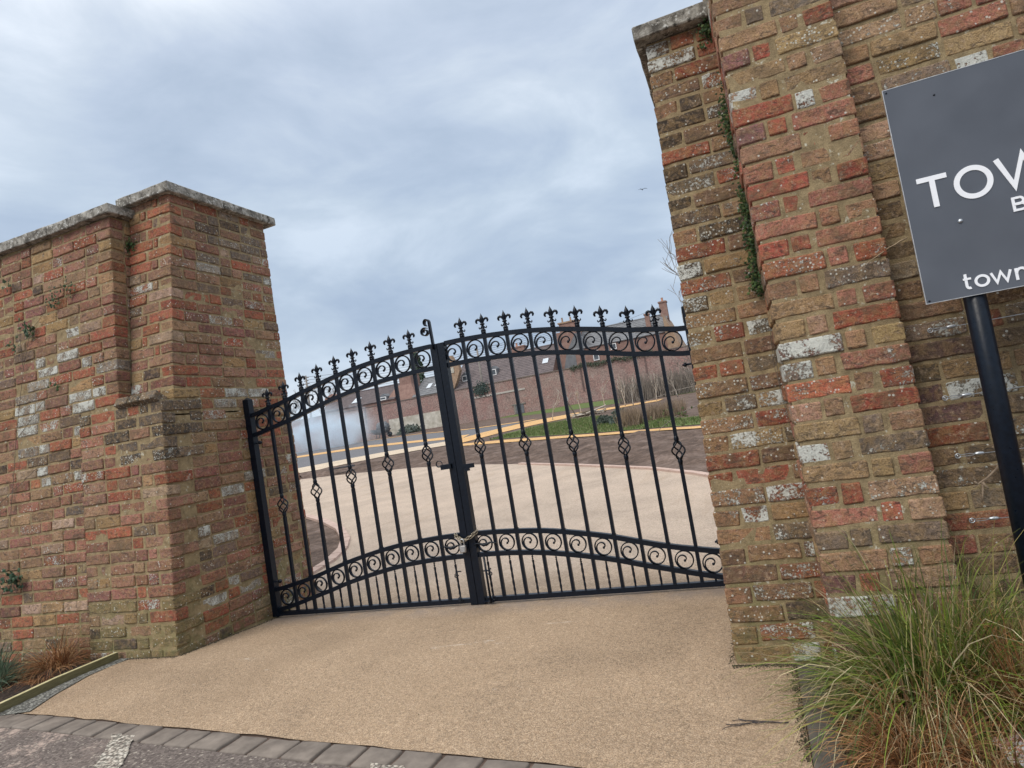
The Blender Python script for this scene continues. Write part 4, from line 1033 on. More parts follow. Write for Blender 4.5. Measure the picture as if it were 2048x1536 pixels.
GG = [(.20, .27, .035), (.14, .22, .03), (.27, .30, .06), (.10, .17, .03), (.07, .12, .025), (.40, .34, .12), (.14, .20, .05)]
GD = [(.55, .46, .27), (.66, .57, .36), (.44, .32, .17), (.40, .26, .14), (.30, .31, .14)]
BR = [(.40, .18, .07), (.46, .24, .10), (.28, .11, .05), (.58, .38, .20), (.17, .08, .04)]
BIG = thing('ornamental_grass', 'large arching clump of green grass in the right bed at the foot of the pier', 'grass clump', (3.88, -1.5, 0))
grass('green_blades', 'large arching clump of green grass in the right bed at the foot of the pier', 'grass clump', (3.88, -1.50, 0), 1700, (.30, .66), 1.1, (.35, 1.6), GG, .0058, 1, .13, elev=(20, 88), parent=BIG)
grass('inner_blades', 'dense dark green heart of the big clump, close to the soil', 'grass clump', (3.88, -1.49, 0), 1300, (.14, .36), .9, (.3, 1.2), GG[1:5], .0058, 21, .15, elev=(30, 88), parent=BIG)
grass('dry_blades', 'straw-coloured dry blades standing through the big green clump', 'grass clump', (3.82, -1.52, 0), 420, (.36, .70), 1.05, (.3, 1.4), GD, .0042, 2, .12, elev=(22, 86), parent=BIG)
grass('ornamental_grass', 'looser green and straw clump under the sign post, at the right edge', 'grass clump', (4.16, -1.46, 0), 800, (.30, .58), 1.1, (.4, 1.3), GG+GD, .0046, 3, .11, elev=(20, 86))
grass('sedge', 'low red-brown sedge spilling over soil in the bottom right corner', 'sedge', (3.74, -1.80, -.01), 1500, (.16, .34), 1.2, (.4, 1.5), BR, .0032, 4, .09, elev=(15, 85))
grass('sedge', 'upright dark brown sedge at the right edge below the sign post', 'sedge', (4.08, -1.66, -.01), 1000, (.24, .46), .9, (.2, .9), BR, .0032, 5, .07, elev=(35, 88))
grass('sedge', 'pale brown sedge between the brown tufts along the bottom edge', 'sedge', (3.92, -1.84, -.01), 1100, (.14, .34), 1.2, (.4, 1.4), BR+GD, .0032, 6, .09, elev=(12, 80))
BL = [(.10, .16, .10), (.14, .20, .13), (.08, .13, .09), (.18, .23, .14)]
grass('ornamental_grass', 'blue-green grass clump in the left bed at the left edge', 'grass clump', (-1.13, -1.28, .06), 420, (.16, .34), 1.0, (.2, 1.1), BL, .007, 7, .09, elev=(25, 88))
grass('sedge', 'red-brown sedge leaning out beside the blue-green clump in the left bed', 'sedge', (-.90, -1.02, .06), 900, (.18, .36), 1.0, (.5, 1.3), BR, .0030, 8, .06, lean=(-.25, -.05), elev=(15, 75))
grass('sedge', 'flattened brown sedge blades near the timber board of the left bed', 'sedge', (-.80, -1.16, .06), 260, (.16, .34), 1.2, (.8, 1.6), BR, .0028, 9, .05, lean=(-.5, -.1), elev=(8, 40))
# grit and litter gathered along the brick bases and over the drive
R_ = random.Random(31); q = MB()
def crumb(x, y, s, c):
    z = g(x, y)+.008; a = R_.uniform(0, 6.28); v = [(x+s*math.cos(a+k*2.1)*R_.uniform(.6, 1), y+s*math.sin(a+k*2.1)*R_.uniform(.6, 1), z) for k in range(3)]
    q.add(v+[(x, y, z+s*.8)], [(0, 1, 3), (1, 2, 3), (2, 0, 3)], c)
DC = [(.07, .055, .04), (.12, .09, .06), (.20, .15, .10), (.05, .05, .03), (.09, .10, .04)]
for k in range(900): crumb(-.052+abs(R_.gauss(0, .014)), R_.uniform(-.86, .05), R_.uniform(.002, .0055), R_.choice(DC))
for k in range(420): crumb(R_.uniform(-.5, -.05), -.868-abs(R_.gauss(0, .014)), R_.uniform(.002, .0055), R_.choice(DC))
for k in range(600): crumb(R_.uniform(3.21, 3.46), -1.09-abs(R_.gauss(0, .014)), R_.uniform(.002, .0055), R_.choice(DC))
for k in range(500): crumb(3.218-abs(R_.gauss(0, .012)), R_.uniform(-1.08, .3), R_.uniform(.002, .005), R_.choice(DC))
for k in range(500): crumb(3.448-abs(R_.gauss(0, .012)), R_.uniform(-1.8, -1.1), R_.uniform(.002, .006), R_.choice(DC))
for k in range(420): crumb(R_.uniform(-.3, 3.4), R_.uniform(-1.6, .4), R_.uniform(.0015, .004), R_.choice(DC))
tag(part('loose_grit', q, M_VEG), 'dark grit and litter along the foot of the piers and over the drive', 'grit', kind='stuff')
# dry twig on the drive
vine('twig', 'small dark dry twig lying on the drive near the right kerb', 'twig', [[(3.40, -1.575, .012), (3.33, -1.575, .014), (3.27, -1.58, .012), (3.22, -1.60, .012), (3.19, -1.62, .011)], [(3.36, -1.57, .013), (3.29, -1.56, .012), (3.22, -1.56, .011)], [(3.30, -1.575, .013), (3.24, -1.545, .011)], [(3.28, -1.58, .012), (3.20, -1.585, .011)]], plain('dark_twig', (.03, .027, .03), (.07, .06, .06), 40, .9), None, None, .0022, 12)
# crumpled pink and white wrapper, bottom right corner
q = MB(); NW = 12; vs = []
for i in range(NW+1):
    for j in range(NW+1):
        x_, y_ = i/NW-.5, j/NW-.5; h = .035*(1-abs(x_)*1.6)*(1-abs(y_)*1.6)+.016*mnoise.noise(Vector((x_*7, y_*7, 3)))+.012*mnoise.noise(Vector((x_*15, y_*15, 8)))
        vs.append((x_*.10, y_*.09, h))
q.add(vs, [(i*(NW+1)+j, (i+1)*(NW+1)+j, (i+1)*(NW+1)+j+1, i*(NW+1)+j+1) for i in range(NW) for j in range(NW)])
mw, nt_, b_ = newmat('pink_white_plastic', .35); c_ = noise(nt_, scalev(nt_, objc(nt_), (1, 2, 1)), 26, 2, .4, 1.); L(nt_, ramp(nt_, c_, [(.42, (.78, .80, .80)), (.5, (.80, .55, .53)), (.58, (.62, .25, .20)), (.66, (.8, .72, .72))]), b_.inputs['Base Color'])
o = part('wrapper', q, mw, None, True); o.location = (3.975, -1.80, .05); o.rotation_euler = (.3, -.1, .3); tag(o, 'crumpled pink and white wrapper in the very bottom right corner', 'wrapper')

# ------------------------------------------------------------ bird
bd = MB()
bd.tube([(-.16, 0, -.01), (-.10, 0, .01), (0, 0, .02), (.10, 0, .005), (.17, 0, 0), (.26, 0, .0)], [.008, .035, .05, .045, .03, .015], 8)
for s_ in (-1, 1):
    bd.add([(.08, s_*.03, .02), (-.08, s_*.03, .02), (-.13, s_*.28, .10), (.02, s_*.30, .11), (-.16, s_*.58, -.02), (-.08, s_*.60, -.015)], [(0, 1, 2, 3), (3, 2, 4, 5)])
    bd.add([(.08, s_*.03, .012), (-.08, s_*.03, .012), (-.13, s_*.28, .092), (.02, s_*.30, .102), (-.16, s_*.58, -.026), (-.08, s_*.60, -.021)], [(3, 2, 1, 0), (5, 4, 2, 3)])
mbird = plain('dark_feathers', (.02, .02, .025), (.05, .05, .06), 20, .9)
o = part('bird', bd, mbird); dv = Vector((-.0992, 1.0085, .3228)).normalized(); o.location = CAM+dv*88; o.rotation_euler = (0, .1, rad(110)); tag(o, 'small dark bird gliding in the grey sky above the gate', 'bird')

# ------------------------------------------------------------ garden beyond
FW = thing('garden_wall', 'long far reddish brick wall across the back of the garden', 'wall', (-15, 58, 2))
q = MB(); q.box(-95+15, 12+15, -.1, .25, -1.5, 3.50); part('wall', q, M_FARBRICK, FW)
q = MB(); q.box(-95+15, 12+15, -.16, .31, 3.503, 3.60); part('coping', q, plain('wall_cap', (.13, .10, .09), (.22, .18, .15), 1.5), FW)
q = MB(); q.box(-33.6+15, -27.2+15, -.13, -.103, .05, 1.75); part('render_patch', q, M_RENDER, FW)
q = MB(); q.box(-23.2+15, -17.5+15, -.16, -.103, 2.30, 2.48); part('timber_rail', q, plain('grey_rail', (.36, .33, .3), (.48, .44, .4), 3), FW)
q = MB(); q.box(-19.2+15, -17.7+15, -.18, -.103, .90, 1.02); q.box(-19.0+15, -18.8+15, -.16, -.103, 0, .90); part('door_head', q, M_POLE, FW)
q = MB(); q.box(-18.8+15, -17.95+15, -.13, -.103, 0, .9); part('blocked_door', q, M_LEAD, FW)
for i_, (x_, l_) in enumerate(((-11.6, 2.4), (-5.3, 2.0), (-36.5, 1.8))): q = MB(); q.box(x_+15, x_+.16+15, -.15, -.103, 3.5-l_, 3.5); part('pilaster_strip', q, plain('dark_brick_strip%d' % i_, (.12, .08, .075), (.18, .12, .11), 2), FW)
# dark damp/ivy stain on the wall
iv = MB(); R_ = random.Random(4)
for k in range(420):
    x_ = R_.gauss(-22.2, .45); z_ = 5.25+R_.gauss(0, .30)-.25*abs(x_+22.2); add_leaf(iv, Vector((x_, 57.82-R_.random()*.12, z_)), .16, R_, [(.05, .08, .07), (.07, .10, .09)])
tag(part('ivy', iv, M_VEG), 'dark ivy patch hanging over the far wall below the first dormer', 'ivy')
iv = MB()
for k in range(900):
    x_ = R_.uniform(-12.5, -4.0); z_ = 5.55+R_.gauss(0, .10)+.10*math.sin(x_*2.1); add_leaf(iv, Vector((x_, 57.8-R_.random()*.15, z_)), .13, R_, [(.07, .09, .06), (.10, .11, .08)])
tag(part('ivy', iv, M_VEG), 'grey-green ivy fringe along the top of the far wall', 'ivy')

def gable_house(T, x0, x1, ye, ze, yr, zr, zb, mwall, mroof, over=.15, courses=14, o=(0, 0, 0)):
    ox, oy, oz = o
    q = MB(); yb = 2*yr-ye
    q.add([(x0-ox, ye-oy, zb-oz), (x1-ox, ye-oy, zb-oz), (x1-ox, yb-oy, zb-oz), (x0-ox, yb-oy, zb-oz), (x0-ox, ye-oy, ze-oz), (x1-ox, ye-oy, ze-oz), (x1-ox, yb-oy, ze-oz), (x0-ox, yb-oy, ze-oz), (x0-ox, yr-oy, zr-.05-oz), (x1-ox, yr-oy, zr-.05-oz)],
          [(0, 1, 5, 4), (1, 2, 6, 9, 5), (2, 3, 7, 6), (3, 0, 4, 8, 7), (4, 5, 9, 8), (6, 7, 8, 9)])
    part('wall', q, mwall, T)
    q = MB()
    for k in range(courses):      # overlapping tile courses
        t0, t1 = k/courses, (k+1)/courses
        for sgn_ in (1, -1):
            ya = (ye-over if sgn_ > 0 else yb+over); za = ze-.06
            A0 = (ya+(yr-ya)*t0, za+(zr-za)*t0); A1 = (ya+(yr-ya)*t1, za+(zr-za)*t1)
            q.add([(x0-.12-ox, A0[0]-oy, A0[1]+.075-oz), (x1+.12-ox, A0[0]-oy, A0[1]+.075-oz), (x1+.12-ox, A1[0]-oy, A1[1]+.03-oz), (x0-.12-ox, A1[0]-oy, A1[1]+.03-oz), (x0-.12-ox, A0[0]-oy, A0[1]-oz), (x1+.12-ox, A0[0]-oy, A0[1]-oz)],
                  [(0, 1, 2, 3), (4, 5, 1, 0)])
    part('roof', q, mroof, T)
    q = MB(); q.tube([(x0-.1-ox, yr-oy, zr+.06-oz), (x1+.1-ox, yr-oy, zr+.06-oz)], .10, 6); part('ridge', q, mroof, T)
def chimney(T, x0, x1, y0, y1, z0, z1, o, mat=M_HOUSEBRICK, pots=1):
    q = MB(); q.box(x0-o[0], x1-o[0], y0-o[1], y1-o[1], z0-o[2], z1-o[2]); q.box(x0-.07-o[0], x1+.07-o[0], y0-.07-o[1], y1+.07-o[1], z1-.16-o[2], z1-.04-o[2])
    c = part('chimney', q, mat, T)
    for k in range(pots):
        q = MB(); xx_ = x0+(x1-x0)*(k+.5)/pots; q.lathe([(.12, 0), (.13, .08), (.10, .14), (.11, .34), (.13, .38)], 10, xx_-o[0], (y0+y1)/2-o[1], z1-o[2]); part('chimney_pot', q, plain('terracotta', (.42, .2, .13), (.52, .28, .18), 6), c)
def window(T, x0, x1, y, z0, z1, o, d=.06):
    fw = .07; q = MB()
    q.box(x0-o[0], x1-o[0], y-d-o[1], y+.05-o[1], z0-o[2], z0+fw-o[2]); q.box(x0-o[0], x1-o[0], y-d-o[1], y+.05-o[1], z1-fw-o[2], z1-o[2])
    q.box(x0-o[0], x0+fw-o[0], y-d-o[1], y+.05-o[1], z0+fw-o[2], z1-fw-o[2]); q.box(x1-fw-o[0], x1-o[0], y-d-o[1], y+.05-o[1], z0+fw-o[2], z1-fw-o[2])
    c = part('window', q, M_WINFRAME, T); q = MB(); q.box(x0+fw-o[0], x1-fw-o[0], y-.02-o[1], y+.02-o[1], z0+fw-o[2], z1-fw-o[2]); part('pane', q, M_GLASS, c)
def roofpt(ye, ze, yr, zr, z): t = (z-ze)/(zr-ze); return ye+(yr-ye)*t
def rooflight(T, x0, x1, z0, z1, ye, ze, yr, zr, o):
    q = MB(); a, b_ = roofpt(ye, ze, yr, zr, z0)-.14, roofpt(ye, ze, yr, zr, z1)-.14
    q.add([(x0-o[0], a-o[1], z0+.06-o[2]), (x1-o[0], a-o[1], z0+.06-o[2]), (x1-o[0], b_-o[1], z1+.06-o[2]), (x0-o[0], b_-o[1], z1+.06-o[2]), (x0-o[0], a+.2-o[1], z0-.0-o[2]), (x1-o[0], a+.2-o[1], z0-o[2]), (x1-o[0], b_+.2-o[1], z1-o[2]), (x0-o[0], b_+.2-o[1], z1-o[2])],
          [(0, 1, 2, 3), (4, 5, 1, 0), (5, 6, 2, 1), (6, 7, 3, 2), (7, 4, 0, 3)])
    part('rooflight', q, M_SKYGL, T)
def dormer(T, x0, x1, z0, z1, ye, ze, yr, zr, o):
    y0 = roofpt(ye, ze, yr, zr, z0)-.10; y1 = roofpt(ye, ze, yr, zr, z1+.5)
    q = MB(); q.add([(x0-.1-o[0], y0-o[1], z0-.1-o[2]), (x1+.1-o[0], y0-o[1], z0-.1-o[2]), (x1+.1-o[0], y0-o[1], z1+.05-o[2]), (x0-.1-o[0], y0-o[1], z1+.05-o[2]), ((x0+x1)/2-o[0], y0-o[1], z1+.38-o[2]),
        (x1+.1-o[0], y1-o[1], z1+.05-o[2]), (x0-.1-o[0], y1-o[1], z1+.05-o[2]), ((x0+x1)/2-o[0], y1+.5-o[1], z1+.38-o[2])], [(0, 1, 2, 4, 3), (1, 5, 2), (0, 3, 6), (2, 5, 7, 4), (3, 4, 7, 6)])
    part('dormer', q, M_LEAD, T); window(T, x0, x1, y0-.04, z0, z1, o)
# house A
oA = (-37, 62, 2); T = thing('house', 'low brown tiled house behind the smoke, left of the brick chimney gable', 'house', oA)
gable_house(T, -42.6, -33.0, 58.7, 6.0, 62, 7.75, 1.8, M_HOUSEBRICK, M_TILE, o=oA)
dormer(T, -34.75, -33.95, 6.05, 6.38, 58.7, 6.0, 62, 7.75, oA); rooflight(T, -38.9, -38.1, 6.35, 6.9, 58.7, 6.0, 62, 7.75, oA)
q = MB(); q.add([(-43.4+37, -1.4, 3.9), (-41.6+37, -1.4, 3.9), (-41.6+37, -1.4, 5.3), (-42.4+37, -1.4, 6.1), (-43.4+37, -1.4, 5.7), (-43.4+37, 2.4, 3.9), (-41.6+37, 2.4, 3.9), (-41.6+37, 2.4, 5.3), (-42.4+37, 2.4, 6.1), (-43.4+37, 2.4, 5.7)], [(0, 1, 2, 3, 4), (9, 8, 7, 6, 5), (0, 5, 6, 1), (1, 6, 7, 2), (2, 7, 8, 3), (3, 8, 9, 4), (4, 9, 5, 0)]); part('end_gable', q, M_HOUSEBRICK, T)
# chimney gable + house B
oB = (-30, 62, 2); T = thing('house', 'slate roofed house with two bright rooflights and a big brick chimney gable at its left', 'house', oB)
gable_house(T, -30.6, -26.4, 58.7, 5.75, 62, 7.75, 1.8, M_HOUSEBRICK, M_SLATE, o=oB, courses=10)
q = MB(); q.add([(-34.4+30, -3.2, 3.6), (-30.2+30, -3.2, 3.6), (-31.0+30, -2.6, 5.35), (-32.9+30, -2.6, 5.35), (-34.4+30, 1, 3.6), (-30.2+30, 1, 3.6), (-31.0+30, 0, 5.35), (-32.9+30, 0, 5.35)], [(0, 1, 2, 3), (1, 5, 6, 2), (5, 4, 7, 6), (4, 0, 3, 7), (3, 2, 6, 7)]); part('chimney_gable', q, M_HOUSEBRICK, T)
chimney(T, -32.5, -31.0, 59.5, 61.5, 7.2, 8.55, oB, pots=0)
rooflight(T, -29.45, -28.95, 6.45, 6.95, 58.7, 5.75, 62, 7.75, oB); rooflight(T, -28.45, -27.95, 6.50, 7.0, 58.7, 5.75, 62, 7.75, oB)
# house C
oC = (-20, 62, 2); T = thing('house', 'long dark tiled house with two small white dormer windows', 'house', oC)
gable_house(T, -25.6, -14.6, 58.7, 5.65, 62.4, 8.65, 1.8, M_HOUSEBRICK, M_TILE, o=oC, courses=16)
dormer(T, -24.85, -24.25, 6.40, 7.0, 58.7, 5.65, 62.4, 8.65, oC); dormer(T, -21.5, -20.9, 6.45, 7.08, 58.7, 5.65, 62.4, 8.65, oC)
rooflight(T, -15.85, -15.25, 6.65, 7.15, 58.7, 5.65, 62.4, 8.65, oC)
q = MB(); pg = [(-26.5, 5.7), (-25.6, 5.7), (-25.05, 6.6), (-24.55, 7.6), (-24.65, 8.2), (-24.95, 8.45), (-25.3, 9.3), (-25.7, 9.35), (-26.1, 8.5)]
q.add([(x_+20, -3.5, z_-2) for x_, z_ in pg]+[(x_+20, -2.9, z_-2) for x_, z_ in pg], [tuple(range(9)), tuple(range(17, 8, -1))]+[(k, k+9, (k+1) % 9+9, (k+1) % 9) for k in range(9)]); part('curved_gable', q, M_BUFFBRICK, T)
q = MB(); q.box(-25.6+20, -25.2+20, -3.56, -3.503, 5.45, 6.05); part('gable_niche', q, M_RENDER, T)
chimney(T, -20.2, -18.3, 62.2, 63.2, 8.2, 9.3, oC, pots=1)
for (x_, z_) in ((-23.9, 8.9), (-20.4, 9.0)): pass
# house D
oD = (-8, 64, 2); T = thing('house', 'tall brick and slate house with chimneys at the right, above the far wall', 'house', oD)
gable_house(T, -12.4, -3.1, 60.5, 7.5, 64, 9.55, 1.8, M_HOUSEBRICK, M_SLATE, o=oD, courses=10)
chimney(T, -3.65, -2.9, 63.6, 64.4, 8.6, 10.95, oD, pots=1); chimney(T, -5.0, -4.55, 61.4, 62.0, 8.0, 9.75, oD, pots=0)
window(T, -8.7, -8.1, 60.45, 6.75, 7.35, oD); window(T, -10.6, -10.0, 60.45, 6.0, 7.0, oD)
q = MB(); q.add([(-3.1+8, -4.2, 3.5), (-1.7+8, -4.2, 3.5), (-3.1+8, -4.2, 7.2), (-3.1+8, 4, 3.5), (-1.7+8, 4, 3.5), (-3.1+8, 4, 7.2)], [(0, 1, 2), (1, 4, 5, 2), (5, 4, 3), (0, 2, 5, 3)]); part('lean_to', q, M_BUFFBRICK, T)
oE = (-13, 63, 2); T = thing('house', 'narrow tall brick gable with a wide chimney stack between the tiled and the slate roofs', 'house', oE)
q = MB(); q.box(-1.25, .9, -2.2, 1.5, -.2, 7.6); q.box(-.9, .9, -1.4, .2, 7.6, 8.55); part('wall', q, M_HOUSEBRICK, T)
q = MB(); q.box(-1.0, 1.0, -1.5, .3, 8.553, 8.7); c = part('chimney', q, M_BUFFBRICK, T)
for k, hh in enumerate((.55, .45)):
    q = MB(); q.lathe([(.12, 0), (.10, .1), (.09, hh), (.12, hh+.03)], 8, -.65+k*.9, -.6, 8.7); part('chimney_pot', q, M_BUFFBRICK, c)
q = MB(); q.add([(-.9, -2.4, 3.5), (2.6, -2.4, 3.5), (2.6, -2.4, 5.6), (.9, -2.4, 7.2), (-.3, -2.4, 5.4), (-.9, -.2, 3.5), (2.6, -.2, 3.5), (2.6, -.2, 5.6), (.9, -.2, 7.2), (-.3, -.2, 5.4)], [(0, 1, 2, 3, 4), (9, 8, 7, 6, 5), (0, 5, 6, 1), (1, 6, 7, 2), (2, 7, 8, 3), (3, 8, 9, 4), (4, 9, 5, 0)]); part('slate_slope', q, M_SLATE, T)

# poles and wires
pp = thing('telegraph_pole', 'wooden telegraph pole with many wires left of the houses', 'pole', (-52.9, 70, 2))
q = MB(); q.tube([(0, 0, 0), (.15, 0, 10.3)], [.16, .11], 8); part('pole', q, M_POLE, pp, True)
for k in range(7): q = MB(); q.tube([(-.35+.13*(k % 2), 0, 10.0-k*.42), (.6-.13*(k % 2), 0, 10.0-k*.42)], .06, 5); part('crossarm', q, M_POLE, pp)
for k in range(7):
    q = MB(); a = Vector((-52.7, 70, 12.1-k*.42)); b_ = Vector((-20, 88, 14.2-k*.25)); n = 14
    q.tube([tuple(a+(b_-a)*(t/n)-Vector((0, 0, 1.2*math.sin(math.pi*t/n)))-Vector((-52.9, 70, 2))) for t in range(n+1)], .022, 4, False); part('wire', q, M_LEAD, pp)
pp = thing('telegraph_pole', 'grey pole standing in front of the long dark tiled roof', 'pole', (-22.2, 58.4, 1.9))
q = MB(); q.tube([(0, 0, 0), (.02, 0, 7.9)], [.14, .10], 8); part('pole', q, M_POLE, pp, True)
for s_, zz in ((-1, 8.0), (1, 8.0)):
    q = MB(); n = 14; q.tube([(s_*18*t/n, 14*t/n, 7.8+2.0*(t/n)-1.2*math.sin(math.pi*t/n)) for t in range(n+1)], .016, 4, False); part('wire', q, M_LEAD, pp)

# trees
def bare_tree(name, label, base, h, seed, spread=.5, r0=.05, levels=4, cat='tree', mat=M_BARK, group=None, minr=.004):
    R_ = random.Random(seed); T = thing(name, label, cat, base, group); tr = MB(); br = MB()
    def grow(p, d, ln, rr, lv, q):
        pts = [p]; n = 5; dd = d.copy(); rs = [rr]
        for k in range(n):
            dd = (dd+Vector((R_.gauss(0, .10), R_.gauss(0, .10), .04))).normalized(); pts.append(pts[-1]+dd*ln/n); rs.append(max(minr, rr*(1-.5*(k+1)/n)))
        q.tube(pts, rs, 5 if lv < 2 else 4)
        if lv < levels:
            for k in range(R_.randint(3, 4) if lv else R_.randint(4, 6)):
                i = R_.randint(2, n); a = R_.uniform(0, 6.28); s_ = Vector((math.cos(a), math.sin(a), 0))
                nd = (dd*R_.uniform(.6, 1)+s_*spread*R_.uniform(.7, 1.4)+Vector((0, 0, .2))).normalized(); grow(pts[i], nd, ln*R_.uniform(.5, .75), rs[i]*.6, lv+1, br)
    grow(Vector((0, 0, 0)), Vector((R_.uniform(-.05, .05), R_.uniform(-.05, .05), 1)).normalized(), h*.5, r0, 0, tr)
    part('trunk', tr, mat, T, True); part('crown', br, mat, T, True); return T
M_GTWIG = plain('grey_twig', (.17, .15, .13), (.27, .24, .21), 10, .9)
M_PTWIG = plain('pale_twig', (.34, .30, .25), (.48, .43, .37), 10, .9)
for i_, (x_, y_, h, lb) in enumerate(((-6.3, 28.5, 2.2, 'young bare tree nearest the far end of the ochre path'), (-5.4, 31, 2.3, 'young bare tree left of the log pile'), (-3.9, 30.5, 2.5, 'young bare tree just right of the log pile'), (-2.9, 31, 2.6, 'young bare tree before the reddest part of the far wall'), (-2.3, 30, 2.4, 'young bare tree behind the dark green bush'), (-1.2, 31, 2.4, 'young bare tree behind the tan reeds'), (-.2, 32, 2.4, 'young bare tree near the right pier'))):
    bare_tree('young_tree', lb, (x_, y_, g(x_, y_)), h*.7, 40+i_, .35, .03, 2, group='young trees in the garden', mat=M_PTWIG, minr=.007)
st = thing('staked_tree', 'young bare tree tied to a leaning dark stake in the rough grass', 'tree', (-3.9, 23.6, g(-3.9, 23.6)))
q = MB(); q.tube([(.25, 0, 0), (-.15, 0, .95)], .028, 6); part('stake', q, M_BARK, st)
q = MB(); q.tube([(-.3, 0, 0), (-.2, 0, .8), (-.15, 0, 1.3)], [.018, .014, .008], 6)
for k in range(9): a = k*.7; q.tube([(-.18, 0, .8+k*.04), (-.18+.35*math.cos(a), .3*math.sin(a), 1.25+k*.06)], [.008, .005], 4)
part('trunk', q, M_PTWIG, st)
q = MB(); q.box(-.17, -.09, -.02, .02, .93, 1.12); part('tree_tie', q, M_WINFRAME, st)
bare_tree('bare_tree', 'bare thin-branched tree showing beside the right pier above the gate', (2.55, 17.0, g(2.55, 17)), 5.6, 77, .55, .06, 4, mat=M_GTWIG, minr=.006)
bare_tree('bare_shrub', 'tangled bare bramble shrub just left of the right pier, beyond the gate', (2.75, 7.6, g(2.7, 7.6)), 1.9, 78, .95, .014, 4, cat='shrub', mat=M_GTWIG, minr=.0032)
q = MB(); V = [(2.55, 7.0, .62), (2.25, 7.0, .50), (1.95, 7.0, .36), (1.75, 7.0, .29)]
vine('bramble', 'long arching bramble stem hanging down over the ochre path', 'bramble', [[(2.75, 7.2, .95), (2.35, 7.1, .84), (2.05, 7.0, .68), (1.84, 7.0, .52)], [(2.8, 7.2, 1.25), (2.3, 7.2, 1.22), (1.7, 7.1, 1.10)]], M_GTWIG, [((2.3, 7.0, .82), 30, (.2, .05, .08), .05)], [(.09, .12, .05), (.12, .14, .06)], .008, 15)
for i_, (x_, y_, h, sd_) in enumerate(((-53, 66, 7.5, 91), (-49, 72, 8, 92), (-46.5, 66, 6, 93))):
    bare_tree('bare_tree', ['pale bare tree left of the telegraph pole, above the smoke', 'taller pale bare tree right of the telegraph pole', 'low bare tree beside the left house end'][i_], (x_, y_, 2.2), h, sd_, .5, .12, 4, mat=M_GTWIG, minr=.02)
def crown_tree(name, label, base, h, rx, seed, cols, conifer=True, n=2200, ls=.42):
    R_ = random.Random(seed); T = thing(name, label, 'tree', base); q = MB(); q.tube([(0, 0, 0), (.1, 0, h*.95)], [.3, .05], 8); part('trunk', q, M_BARK, T, True); q = MB()
    cl_ = [(R_.uniform(0, 6.28), R_.uniform(.18, 1)) for _ in range(70)]
    for k in range(n):
        a, t = R_.choice(cl_); rr = rx*(1.05-t)*(.55+.6*math.sin(a*3+t*9)**2) if conifer else rx*math.sin(math.pi*min(1, t))**.6
        a += R_.gauss(0, .22); rr *= R_.uniform(.35, 1.05); p = Vector((rr*math.cos(a), rr*math.sin(a), h*t+R_.gauss(0, .15)-.12*rr))
        add_leaf(q, p, ls*R_.uniform(.5, 1.2), R_, cols)
    o = part('crown', q, M_VEG, T); return T
crown_tree('conifer_tree', 'dark green conifer behind the chimney gable, left of the gate centre', (-38.2, 75, 2.6), 10.2, 2.9, 5, [(.03, .055, .04), (.045, .075, .05), (.06, .09, .055)])
# reeds, bush, logs, tufts
def stems(name, label, cat, base, n, hgt, rx, ry, cols, wd, seed, kind=None, group=None):
    R_ = random.Random(seed); q = MB()
    for k in range(n):
        p = Vector((R_.uniform(-rx, rx), R_.uniform(-ry, ry), 0)); h = R_.uniform(*hgt); d = Vector((R_.gauss(0, .16), R_.gauss(0, .16), 1))*h; m_ = p+d*.5+Vector((R_.gauss(0, .02), 0, 0)); e = p+d
        c = R_.choice(cols); v = R_.uniform(.6, 1.3); c = tuple(z_*v for z_ in c); s_ = Vector((wd*.5, 0, 0)).copy()
        q.add([p-s_, p+s_, m_+s_*.8, m_-s_*.8], [(0, 1, 2, 3)], c); q.add([m_-s_*.8, m_+s_*.8, e], [(0, 1, 2)], c)
    o = part(name, q, M_VEG); o.location = base
    return tag(o, label, cat, group, kind)
TAN = [(.30, .22, .15), (.36, .27, .19), (.22, .16, .11), (.26, .2, .16)]
stems('reed_clump', 'tan dead reed clump left of the bare shrub', 'reeds', (.10, 15.0, g(.1, 15)), 900, (.35, .62), .30, .4, TAN, .012, 1)
stems('reed_clump', 'second tan reed clump, lower and further right beyond the gate', 'reeds', (.95, 16.2, g(.95, 16.2)), 1200, (.3, .6), .6, .5, TAN, .012, 2)
stems('reed_clump', 'grey-brown reeds in front of the far wall, right side', 'reeds', (-.8, 36, g(-.8, 36)), 1500, (.9, 1.9), 3.2, .8, [(.22, .19, .16), (.28, .24, .2), (.17, .15, .13)], .03, 3)
def bush(name, label, base, rx, rz_, seed, cols, n=700, ls=.1):
    R_ = random.Random(seed); q = MB()
    for k in range(n):
        d = Vector((R_.gauss(0, 1), R_.gauss(0, 1), abs(R_.gauss(0, 1)))).normalized()*R_.uniform(.6, 1.05); lump = .75+.35*mnoise.noise(d*2.2+Vector((seed, 0, 0)))
        add_leaf(q, Vector((d.x*rx*lump, d.y*rx*lump, d.z*rz_*lump)), ls, R_, cols)
    o = part(name, q, M_VEG); o.location = base; return tag(o, label, 'bush')
bush('bush', 'dark blue-green bush beside the tan reeds', (-.62, 17, g(-.6, 17)), .42, .55, 3, [(.06, .085, .07), (.08, .11, .09)])
bush('bush', 'smaller dark bush left of the blue-green bush', (-1.25, 17.6, g(-1.2, 17.6)), .30, .32, 4, [(.05, .07, .055), (.07, .09, .07)])
bush('bush', 'low green weeds heaped at the foot of the pale rendered wall patch', (-30.5, 56.5, g(0, 56.5)), 1.6, .9, 5, [(.08, .10, .08), (.10, .13, .11)], 900, .25)
lg = thing('log_pile', 'heap of cut logs and sticks beside the ochre path', 'log pile', (-3.9, 27, g(-3.9, 27)))
R_ = random.Random(9)
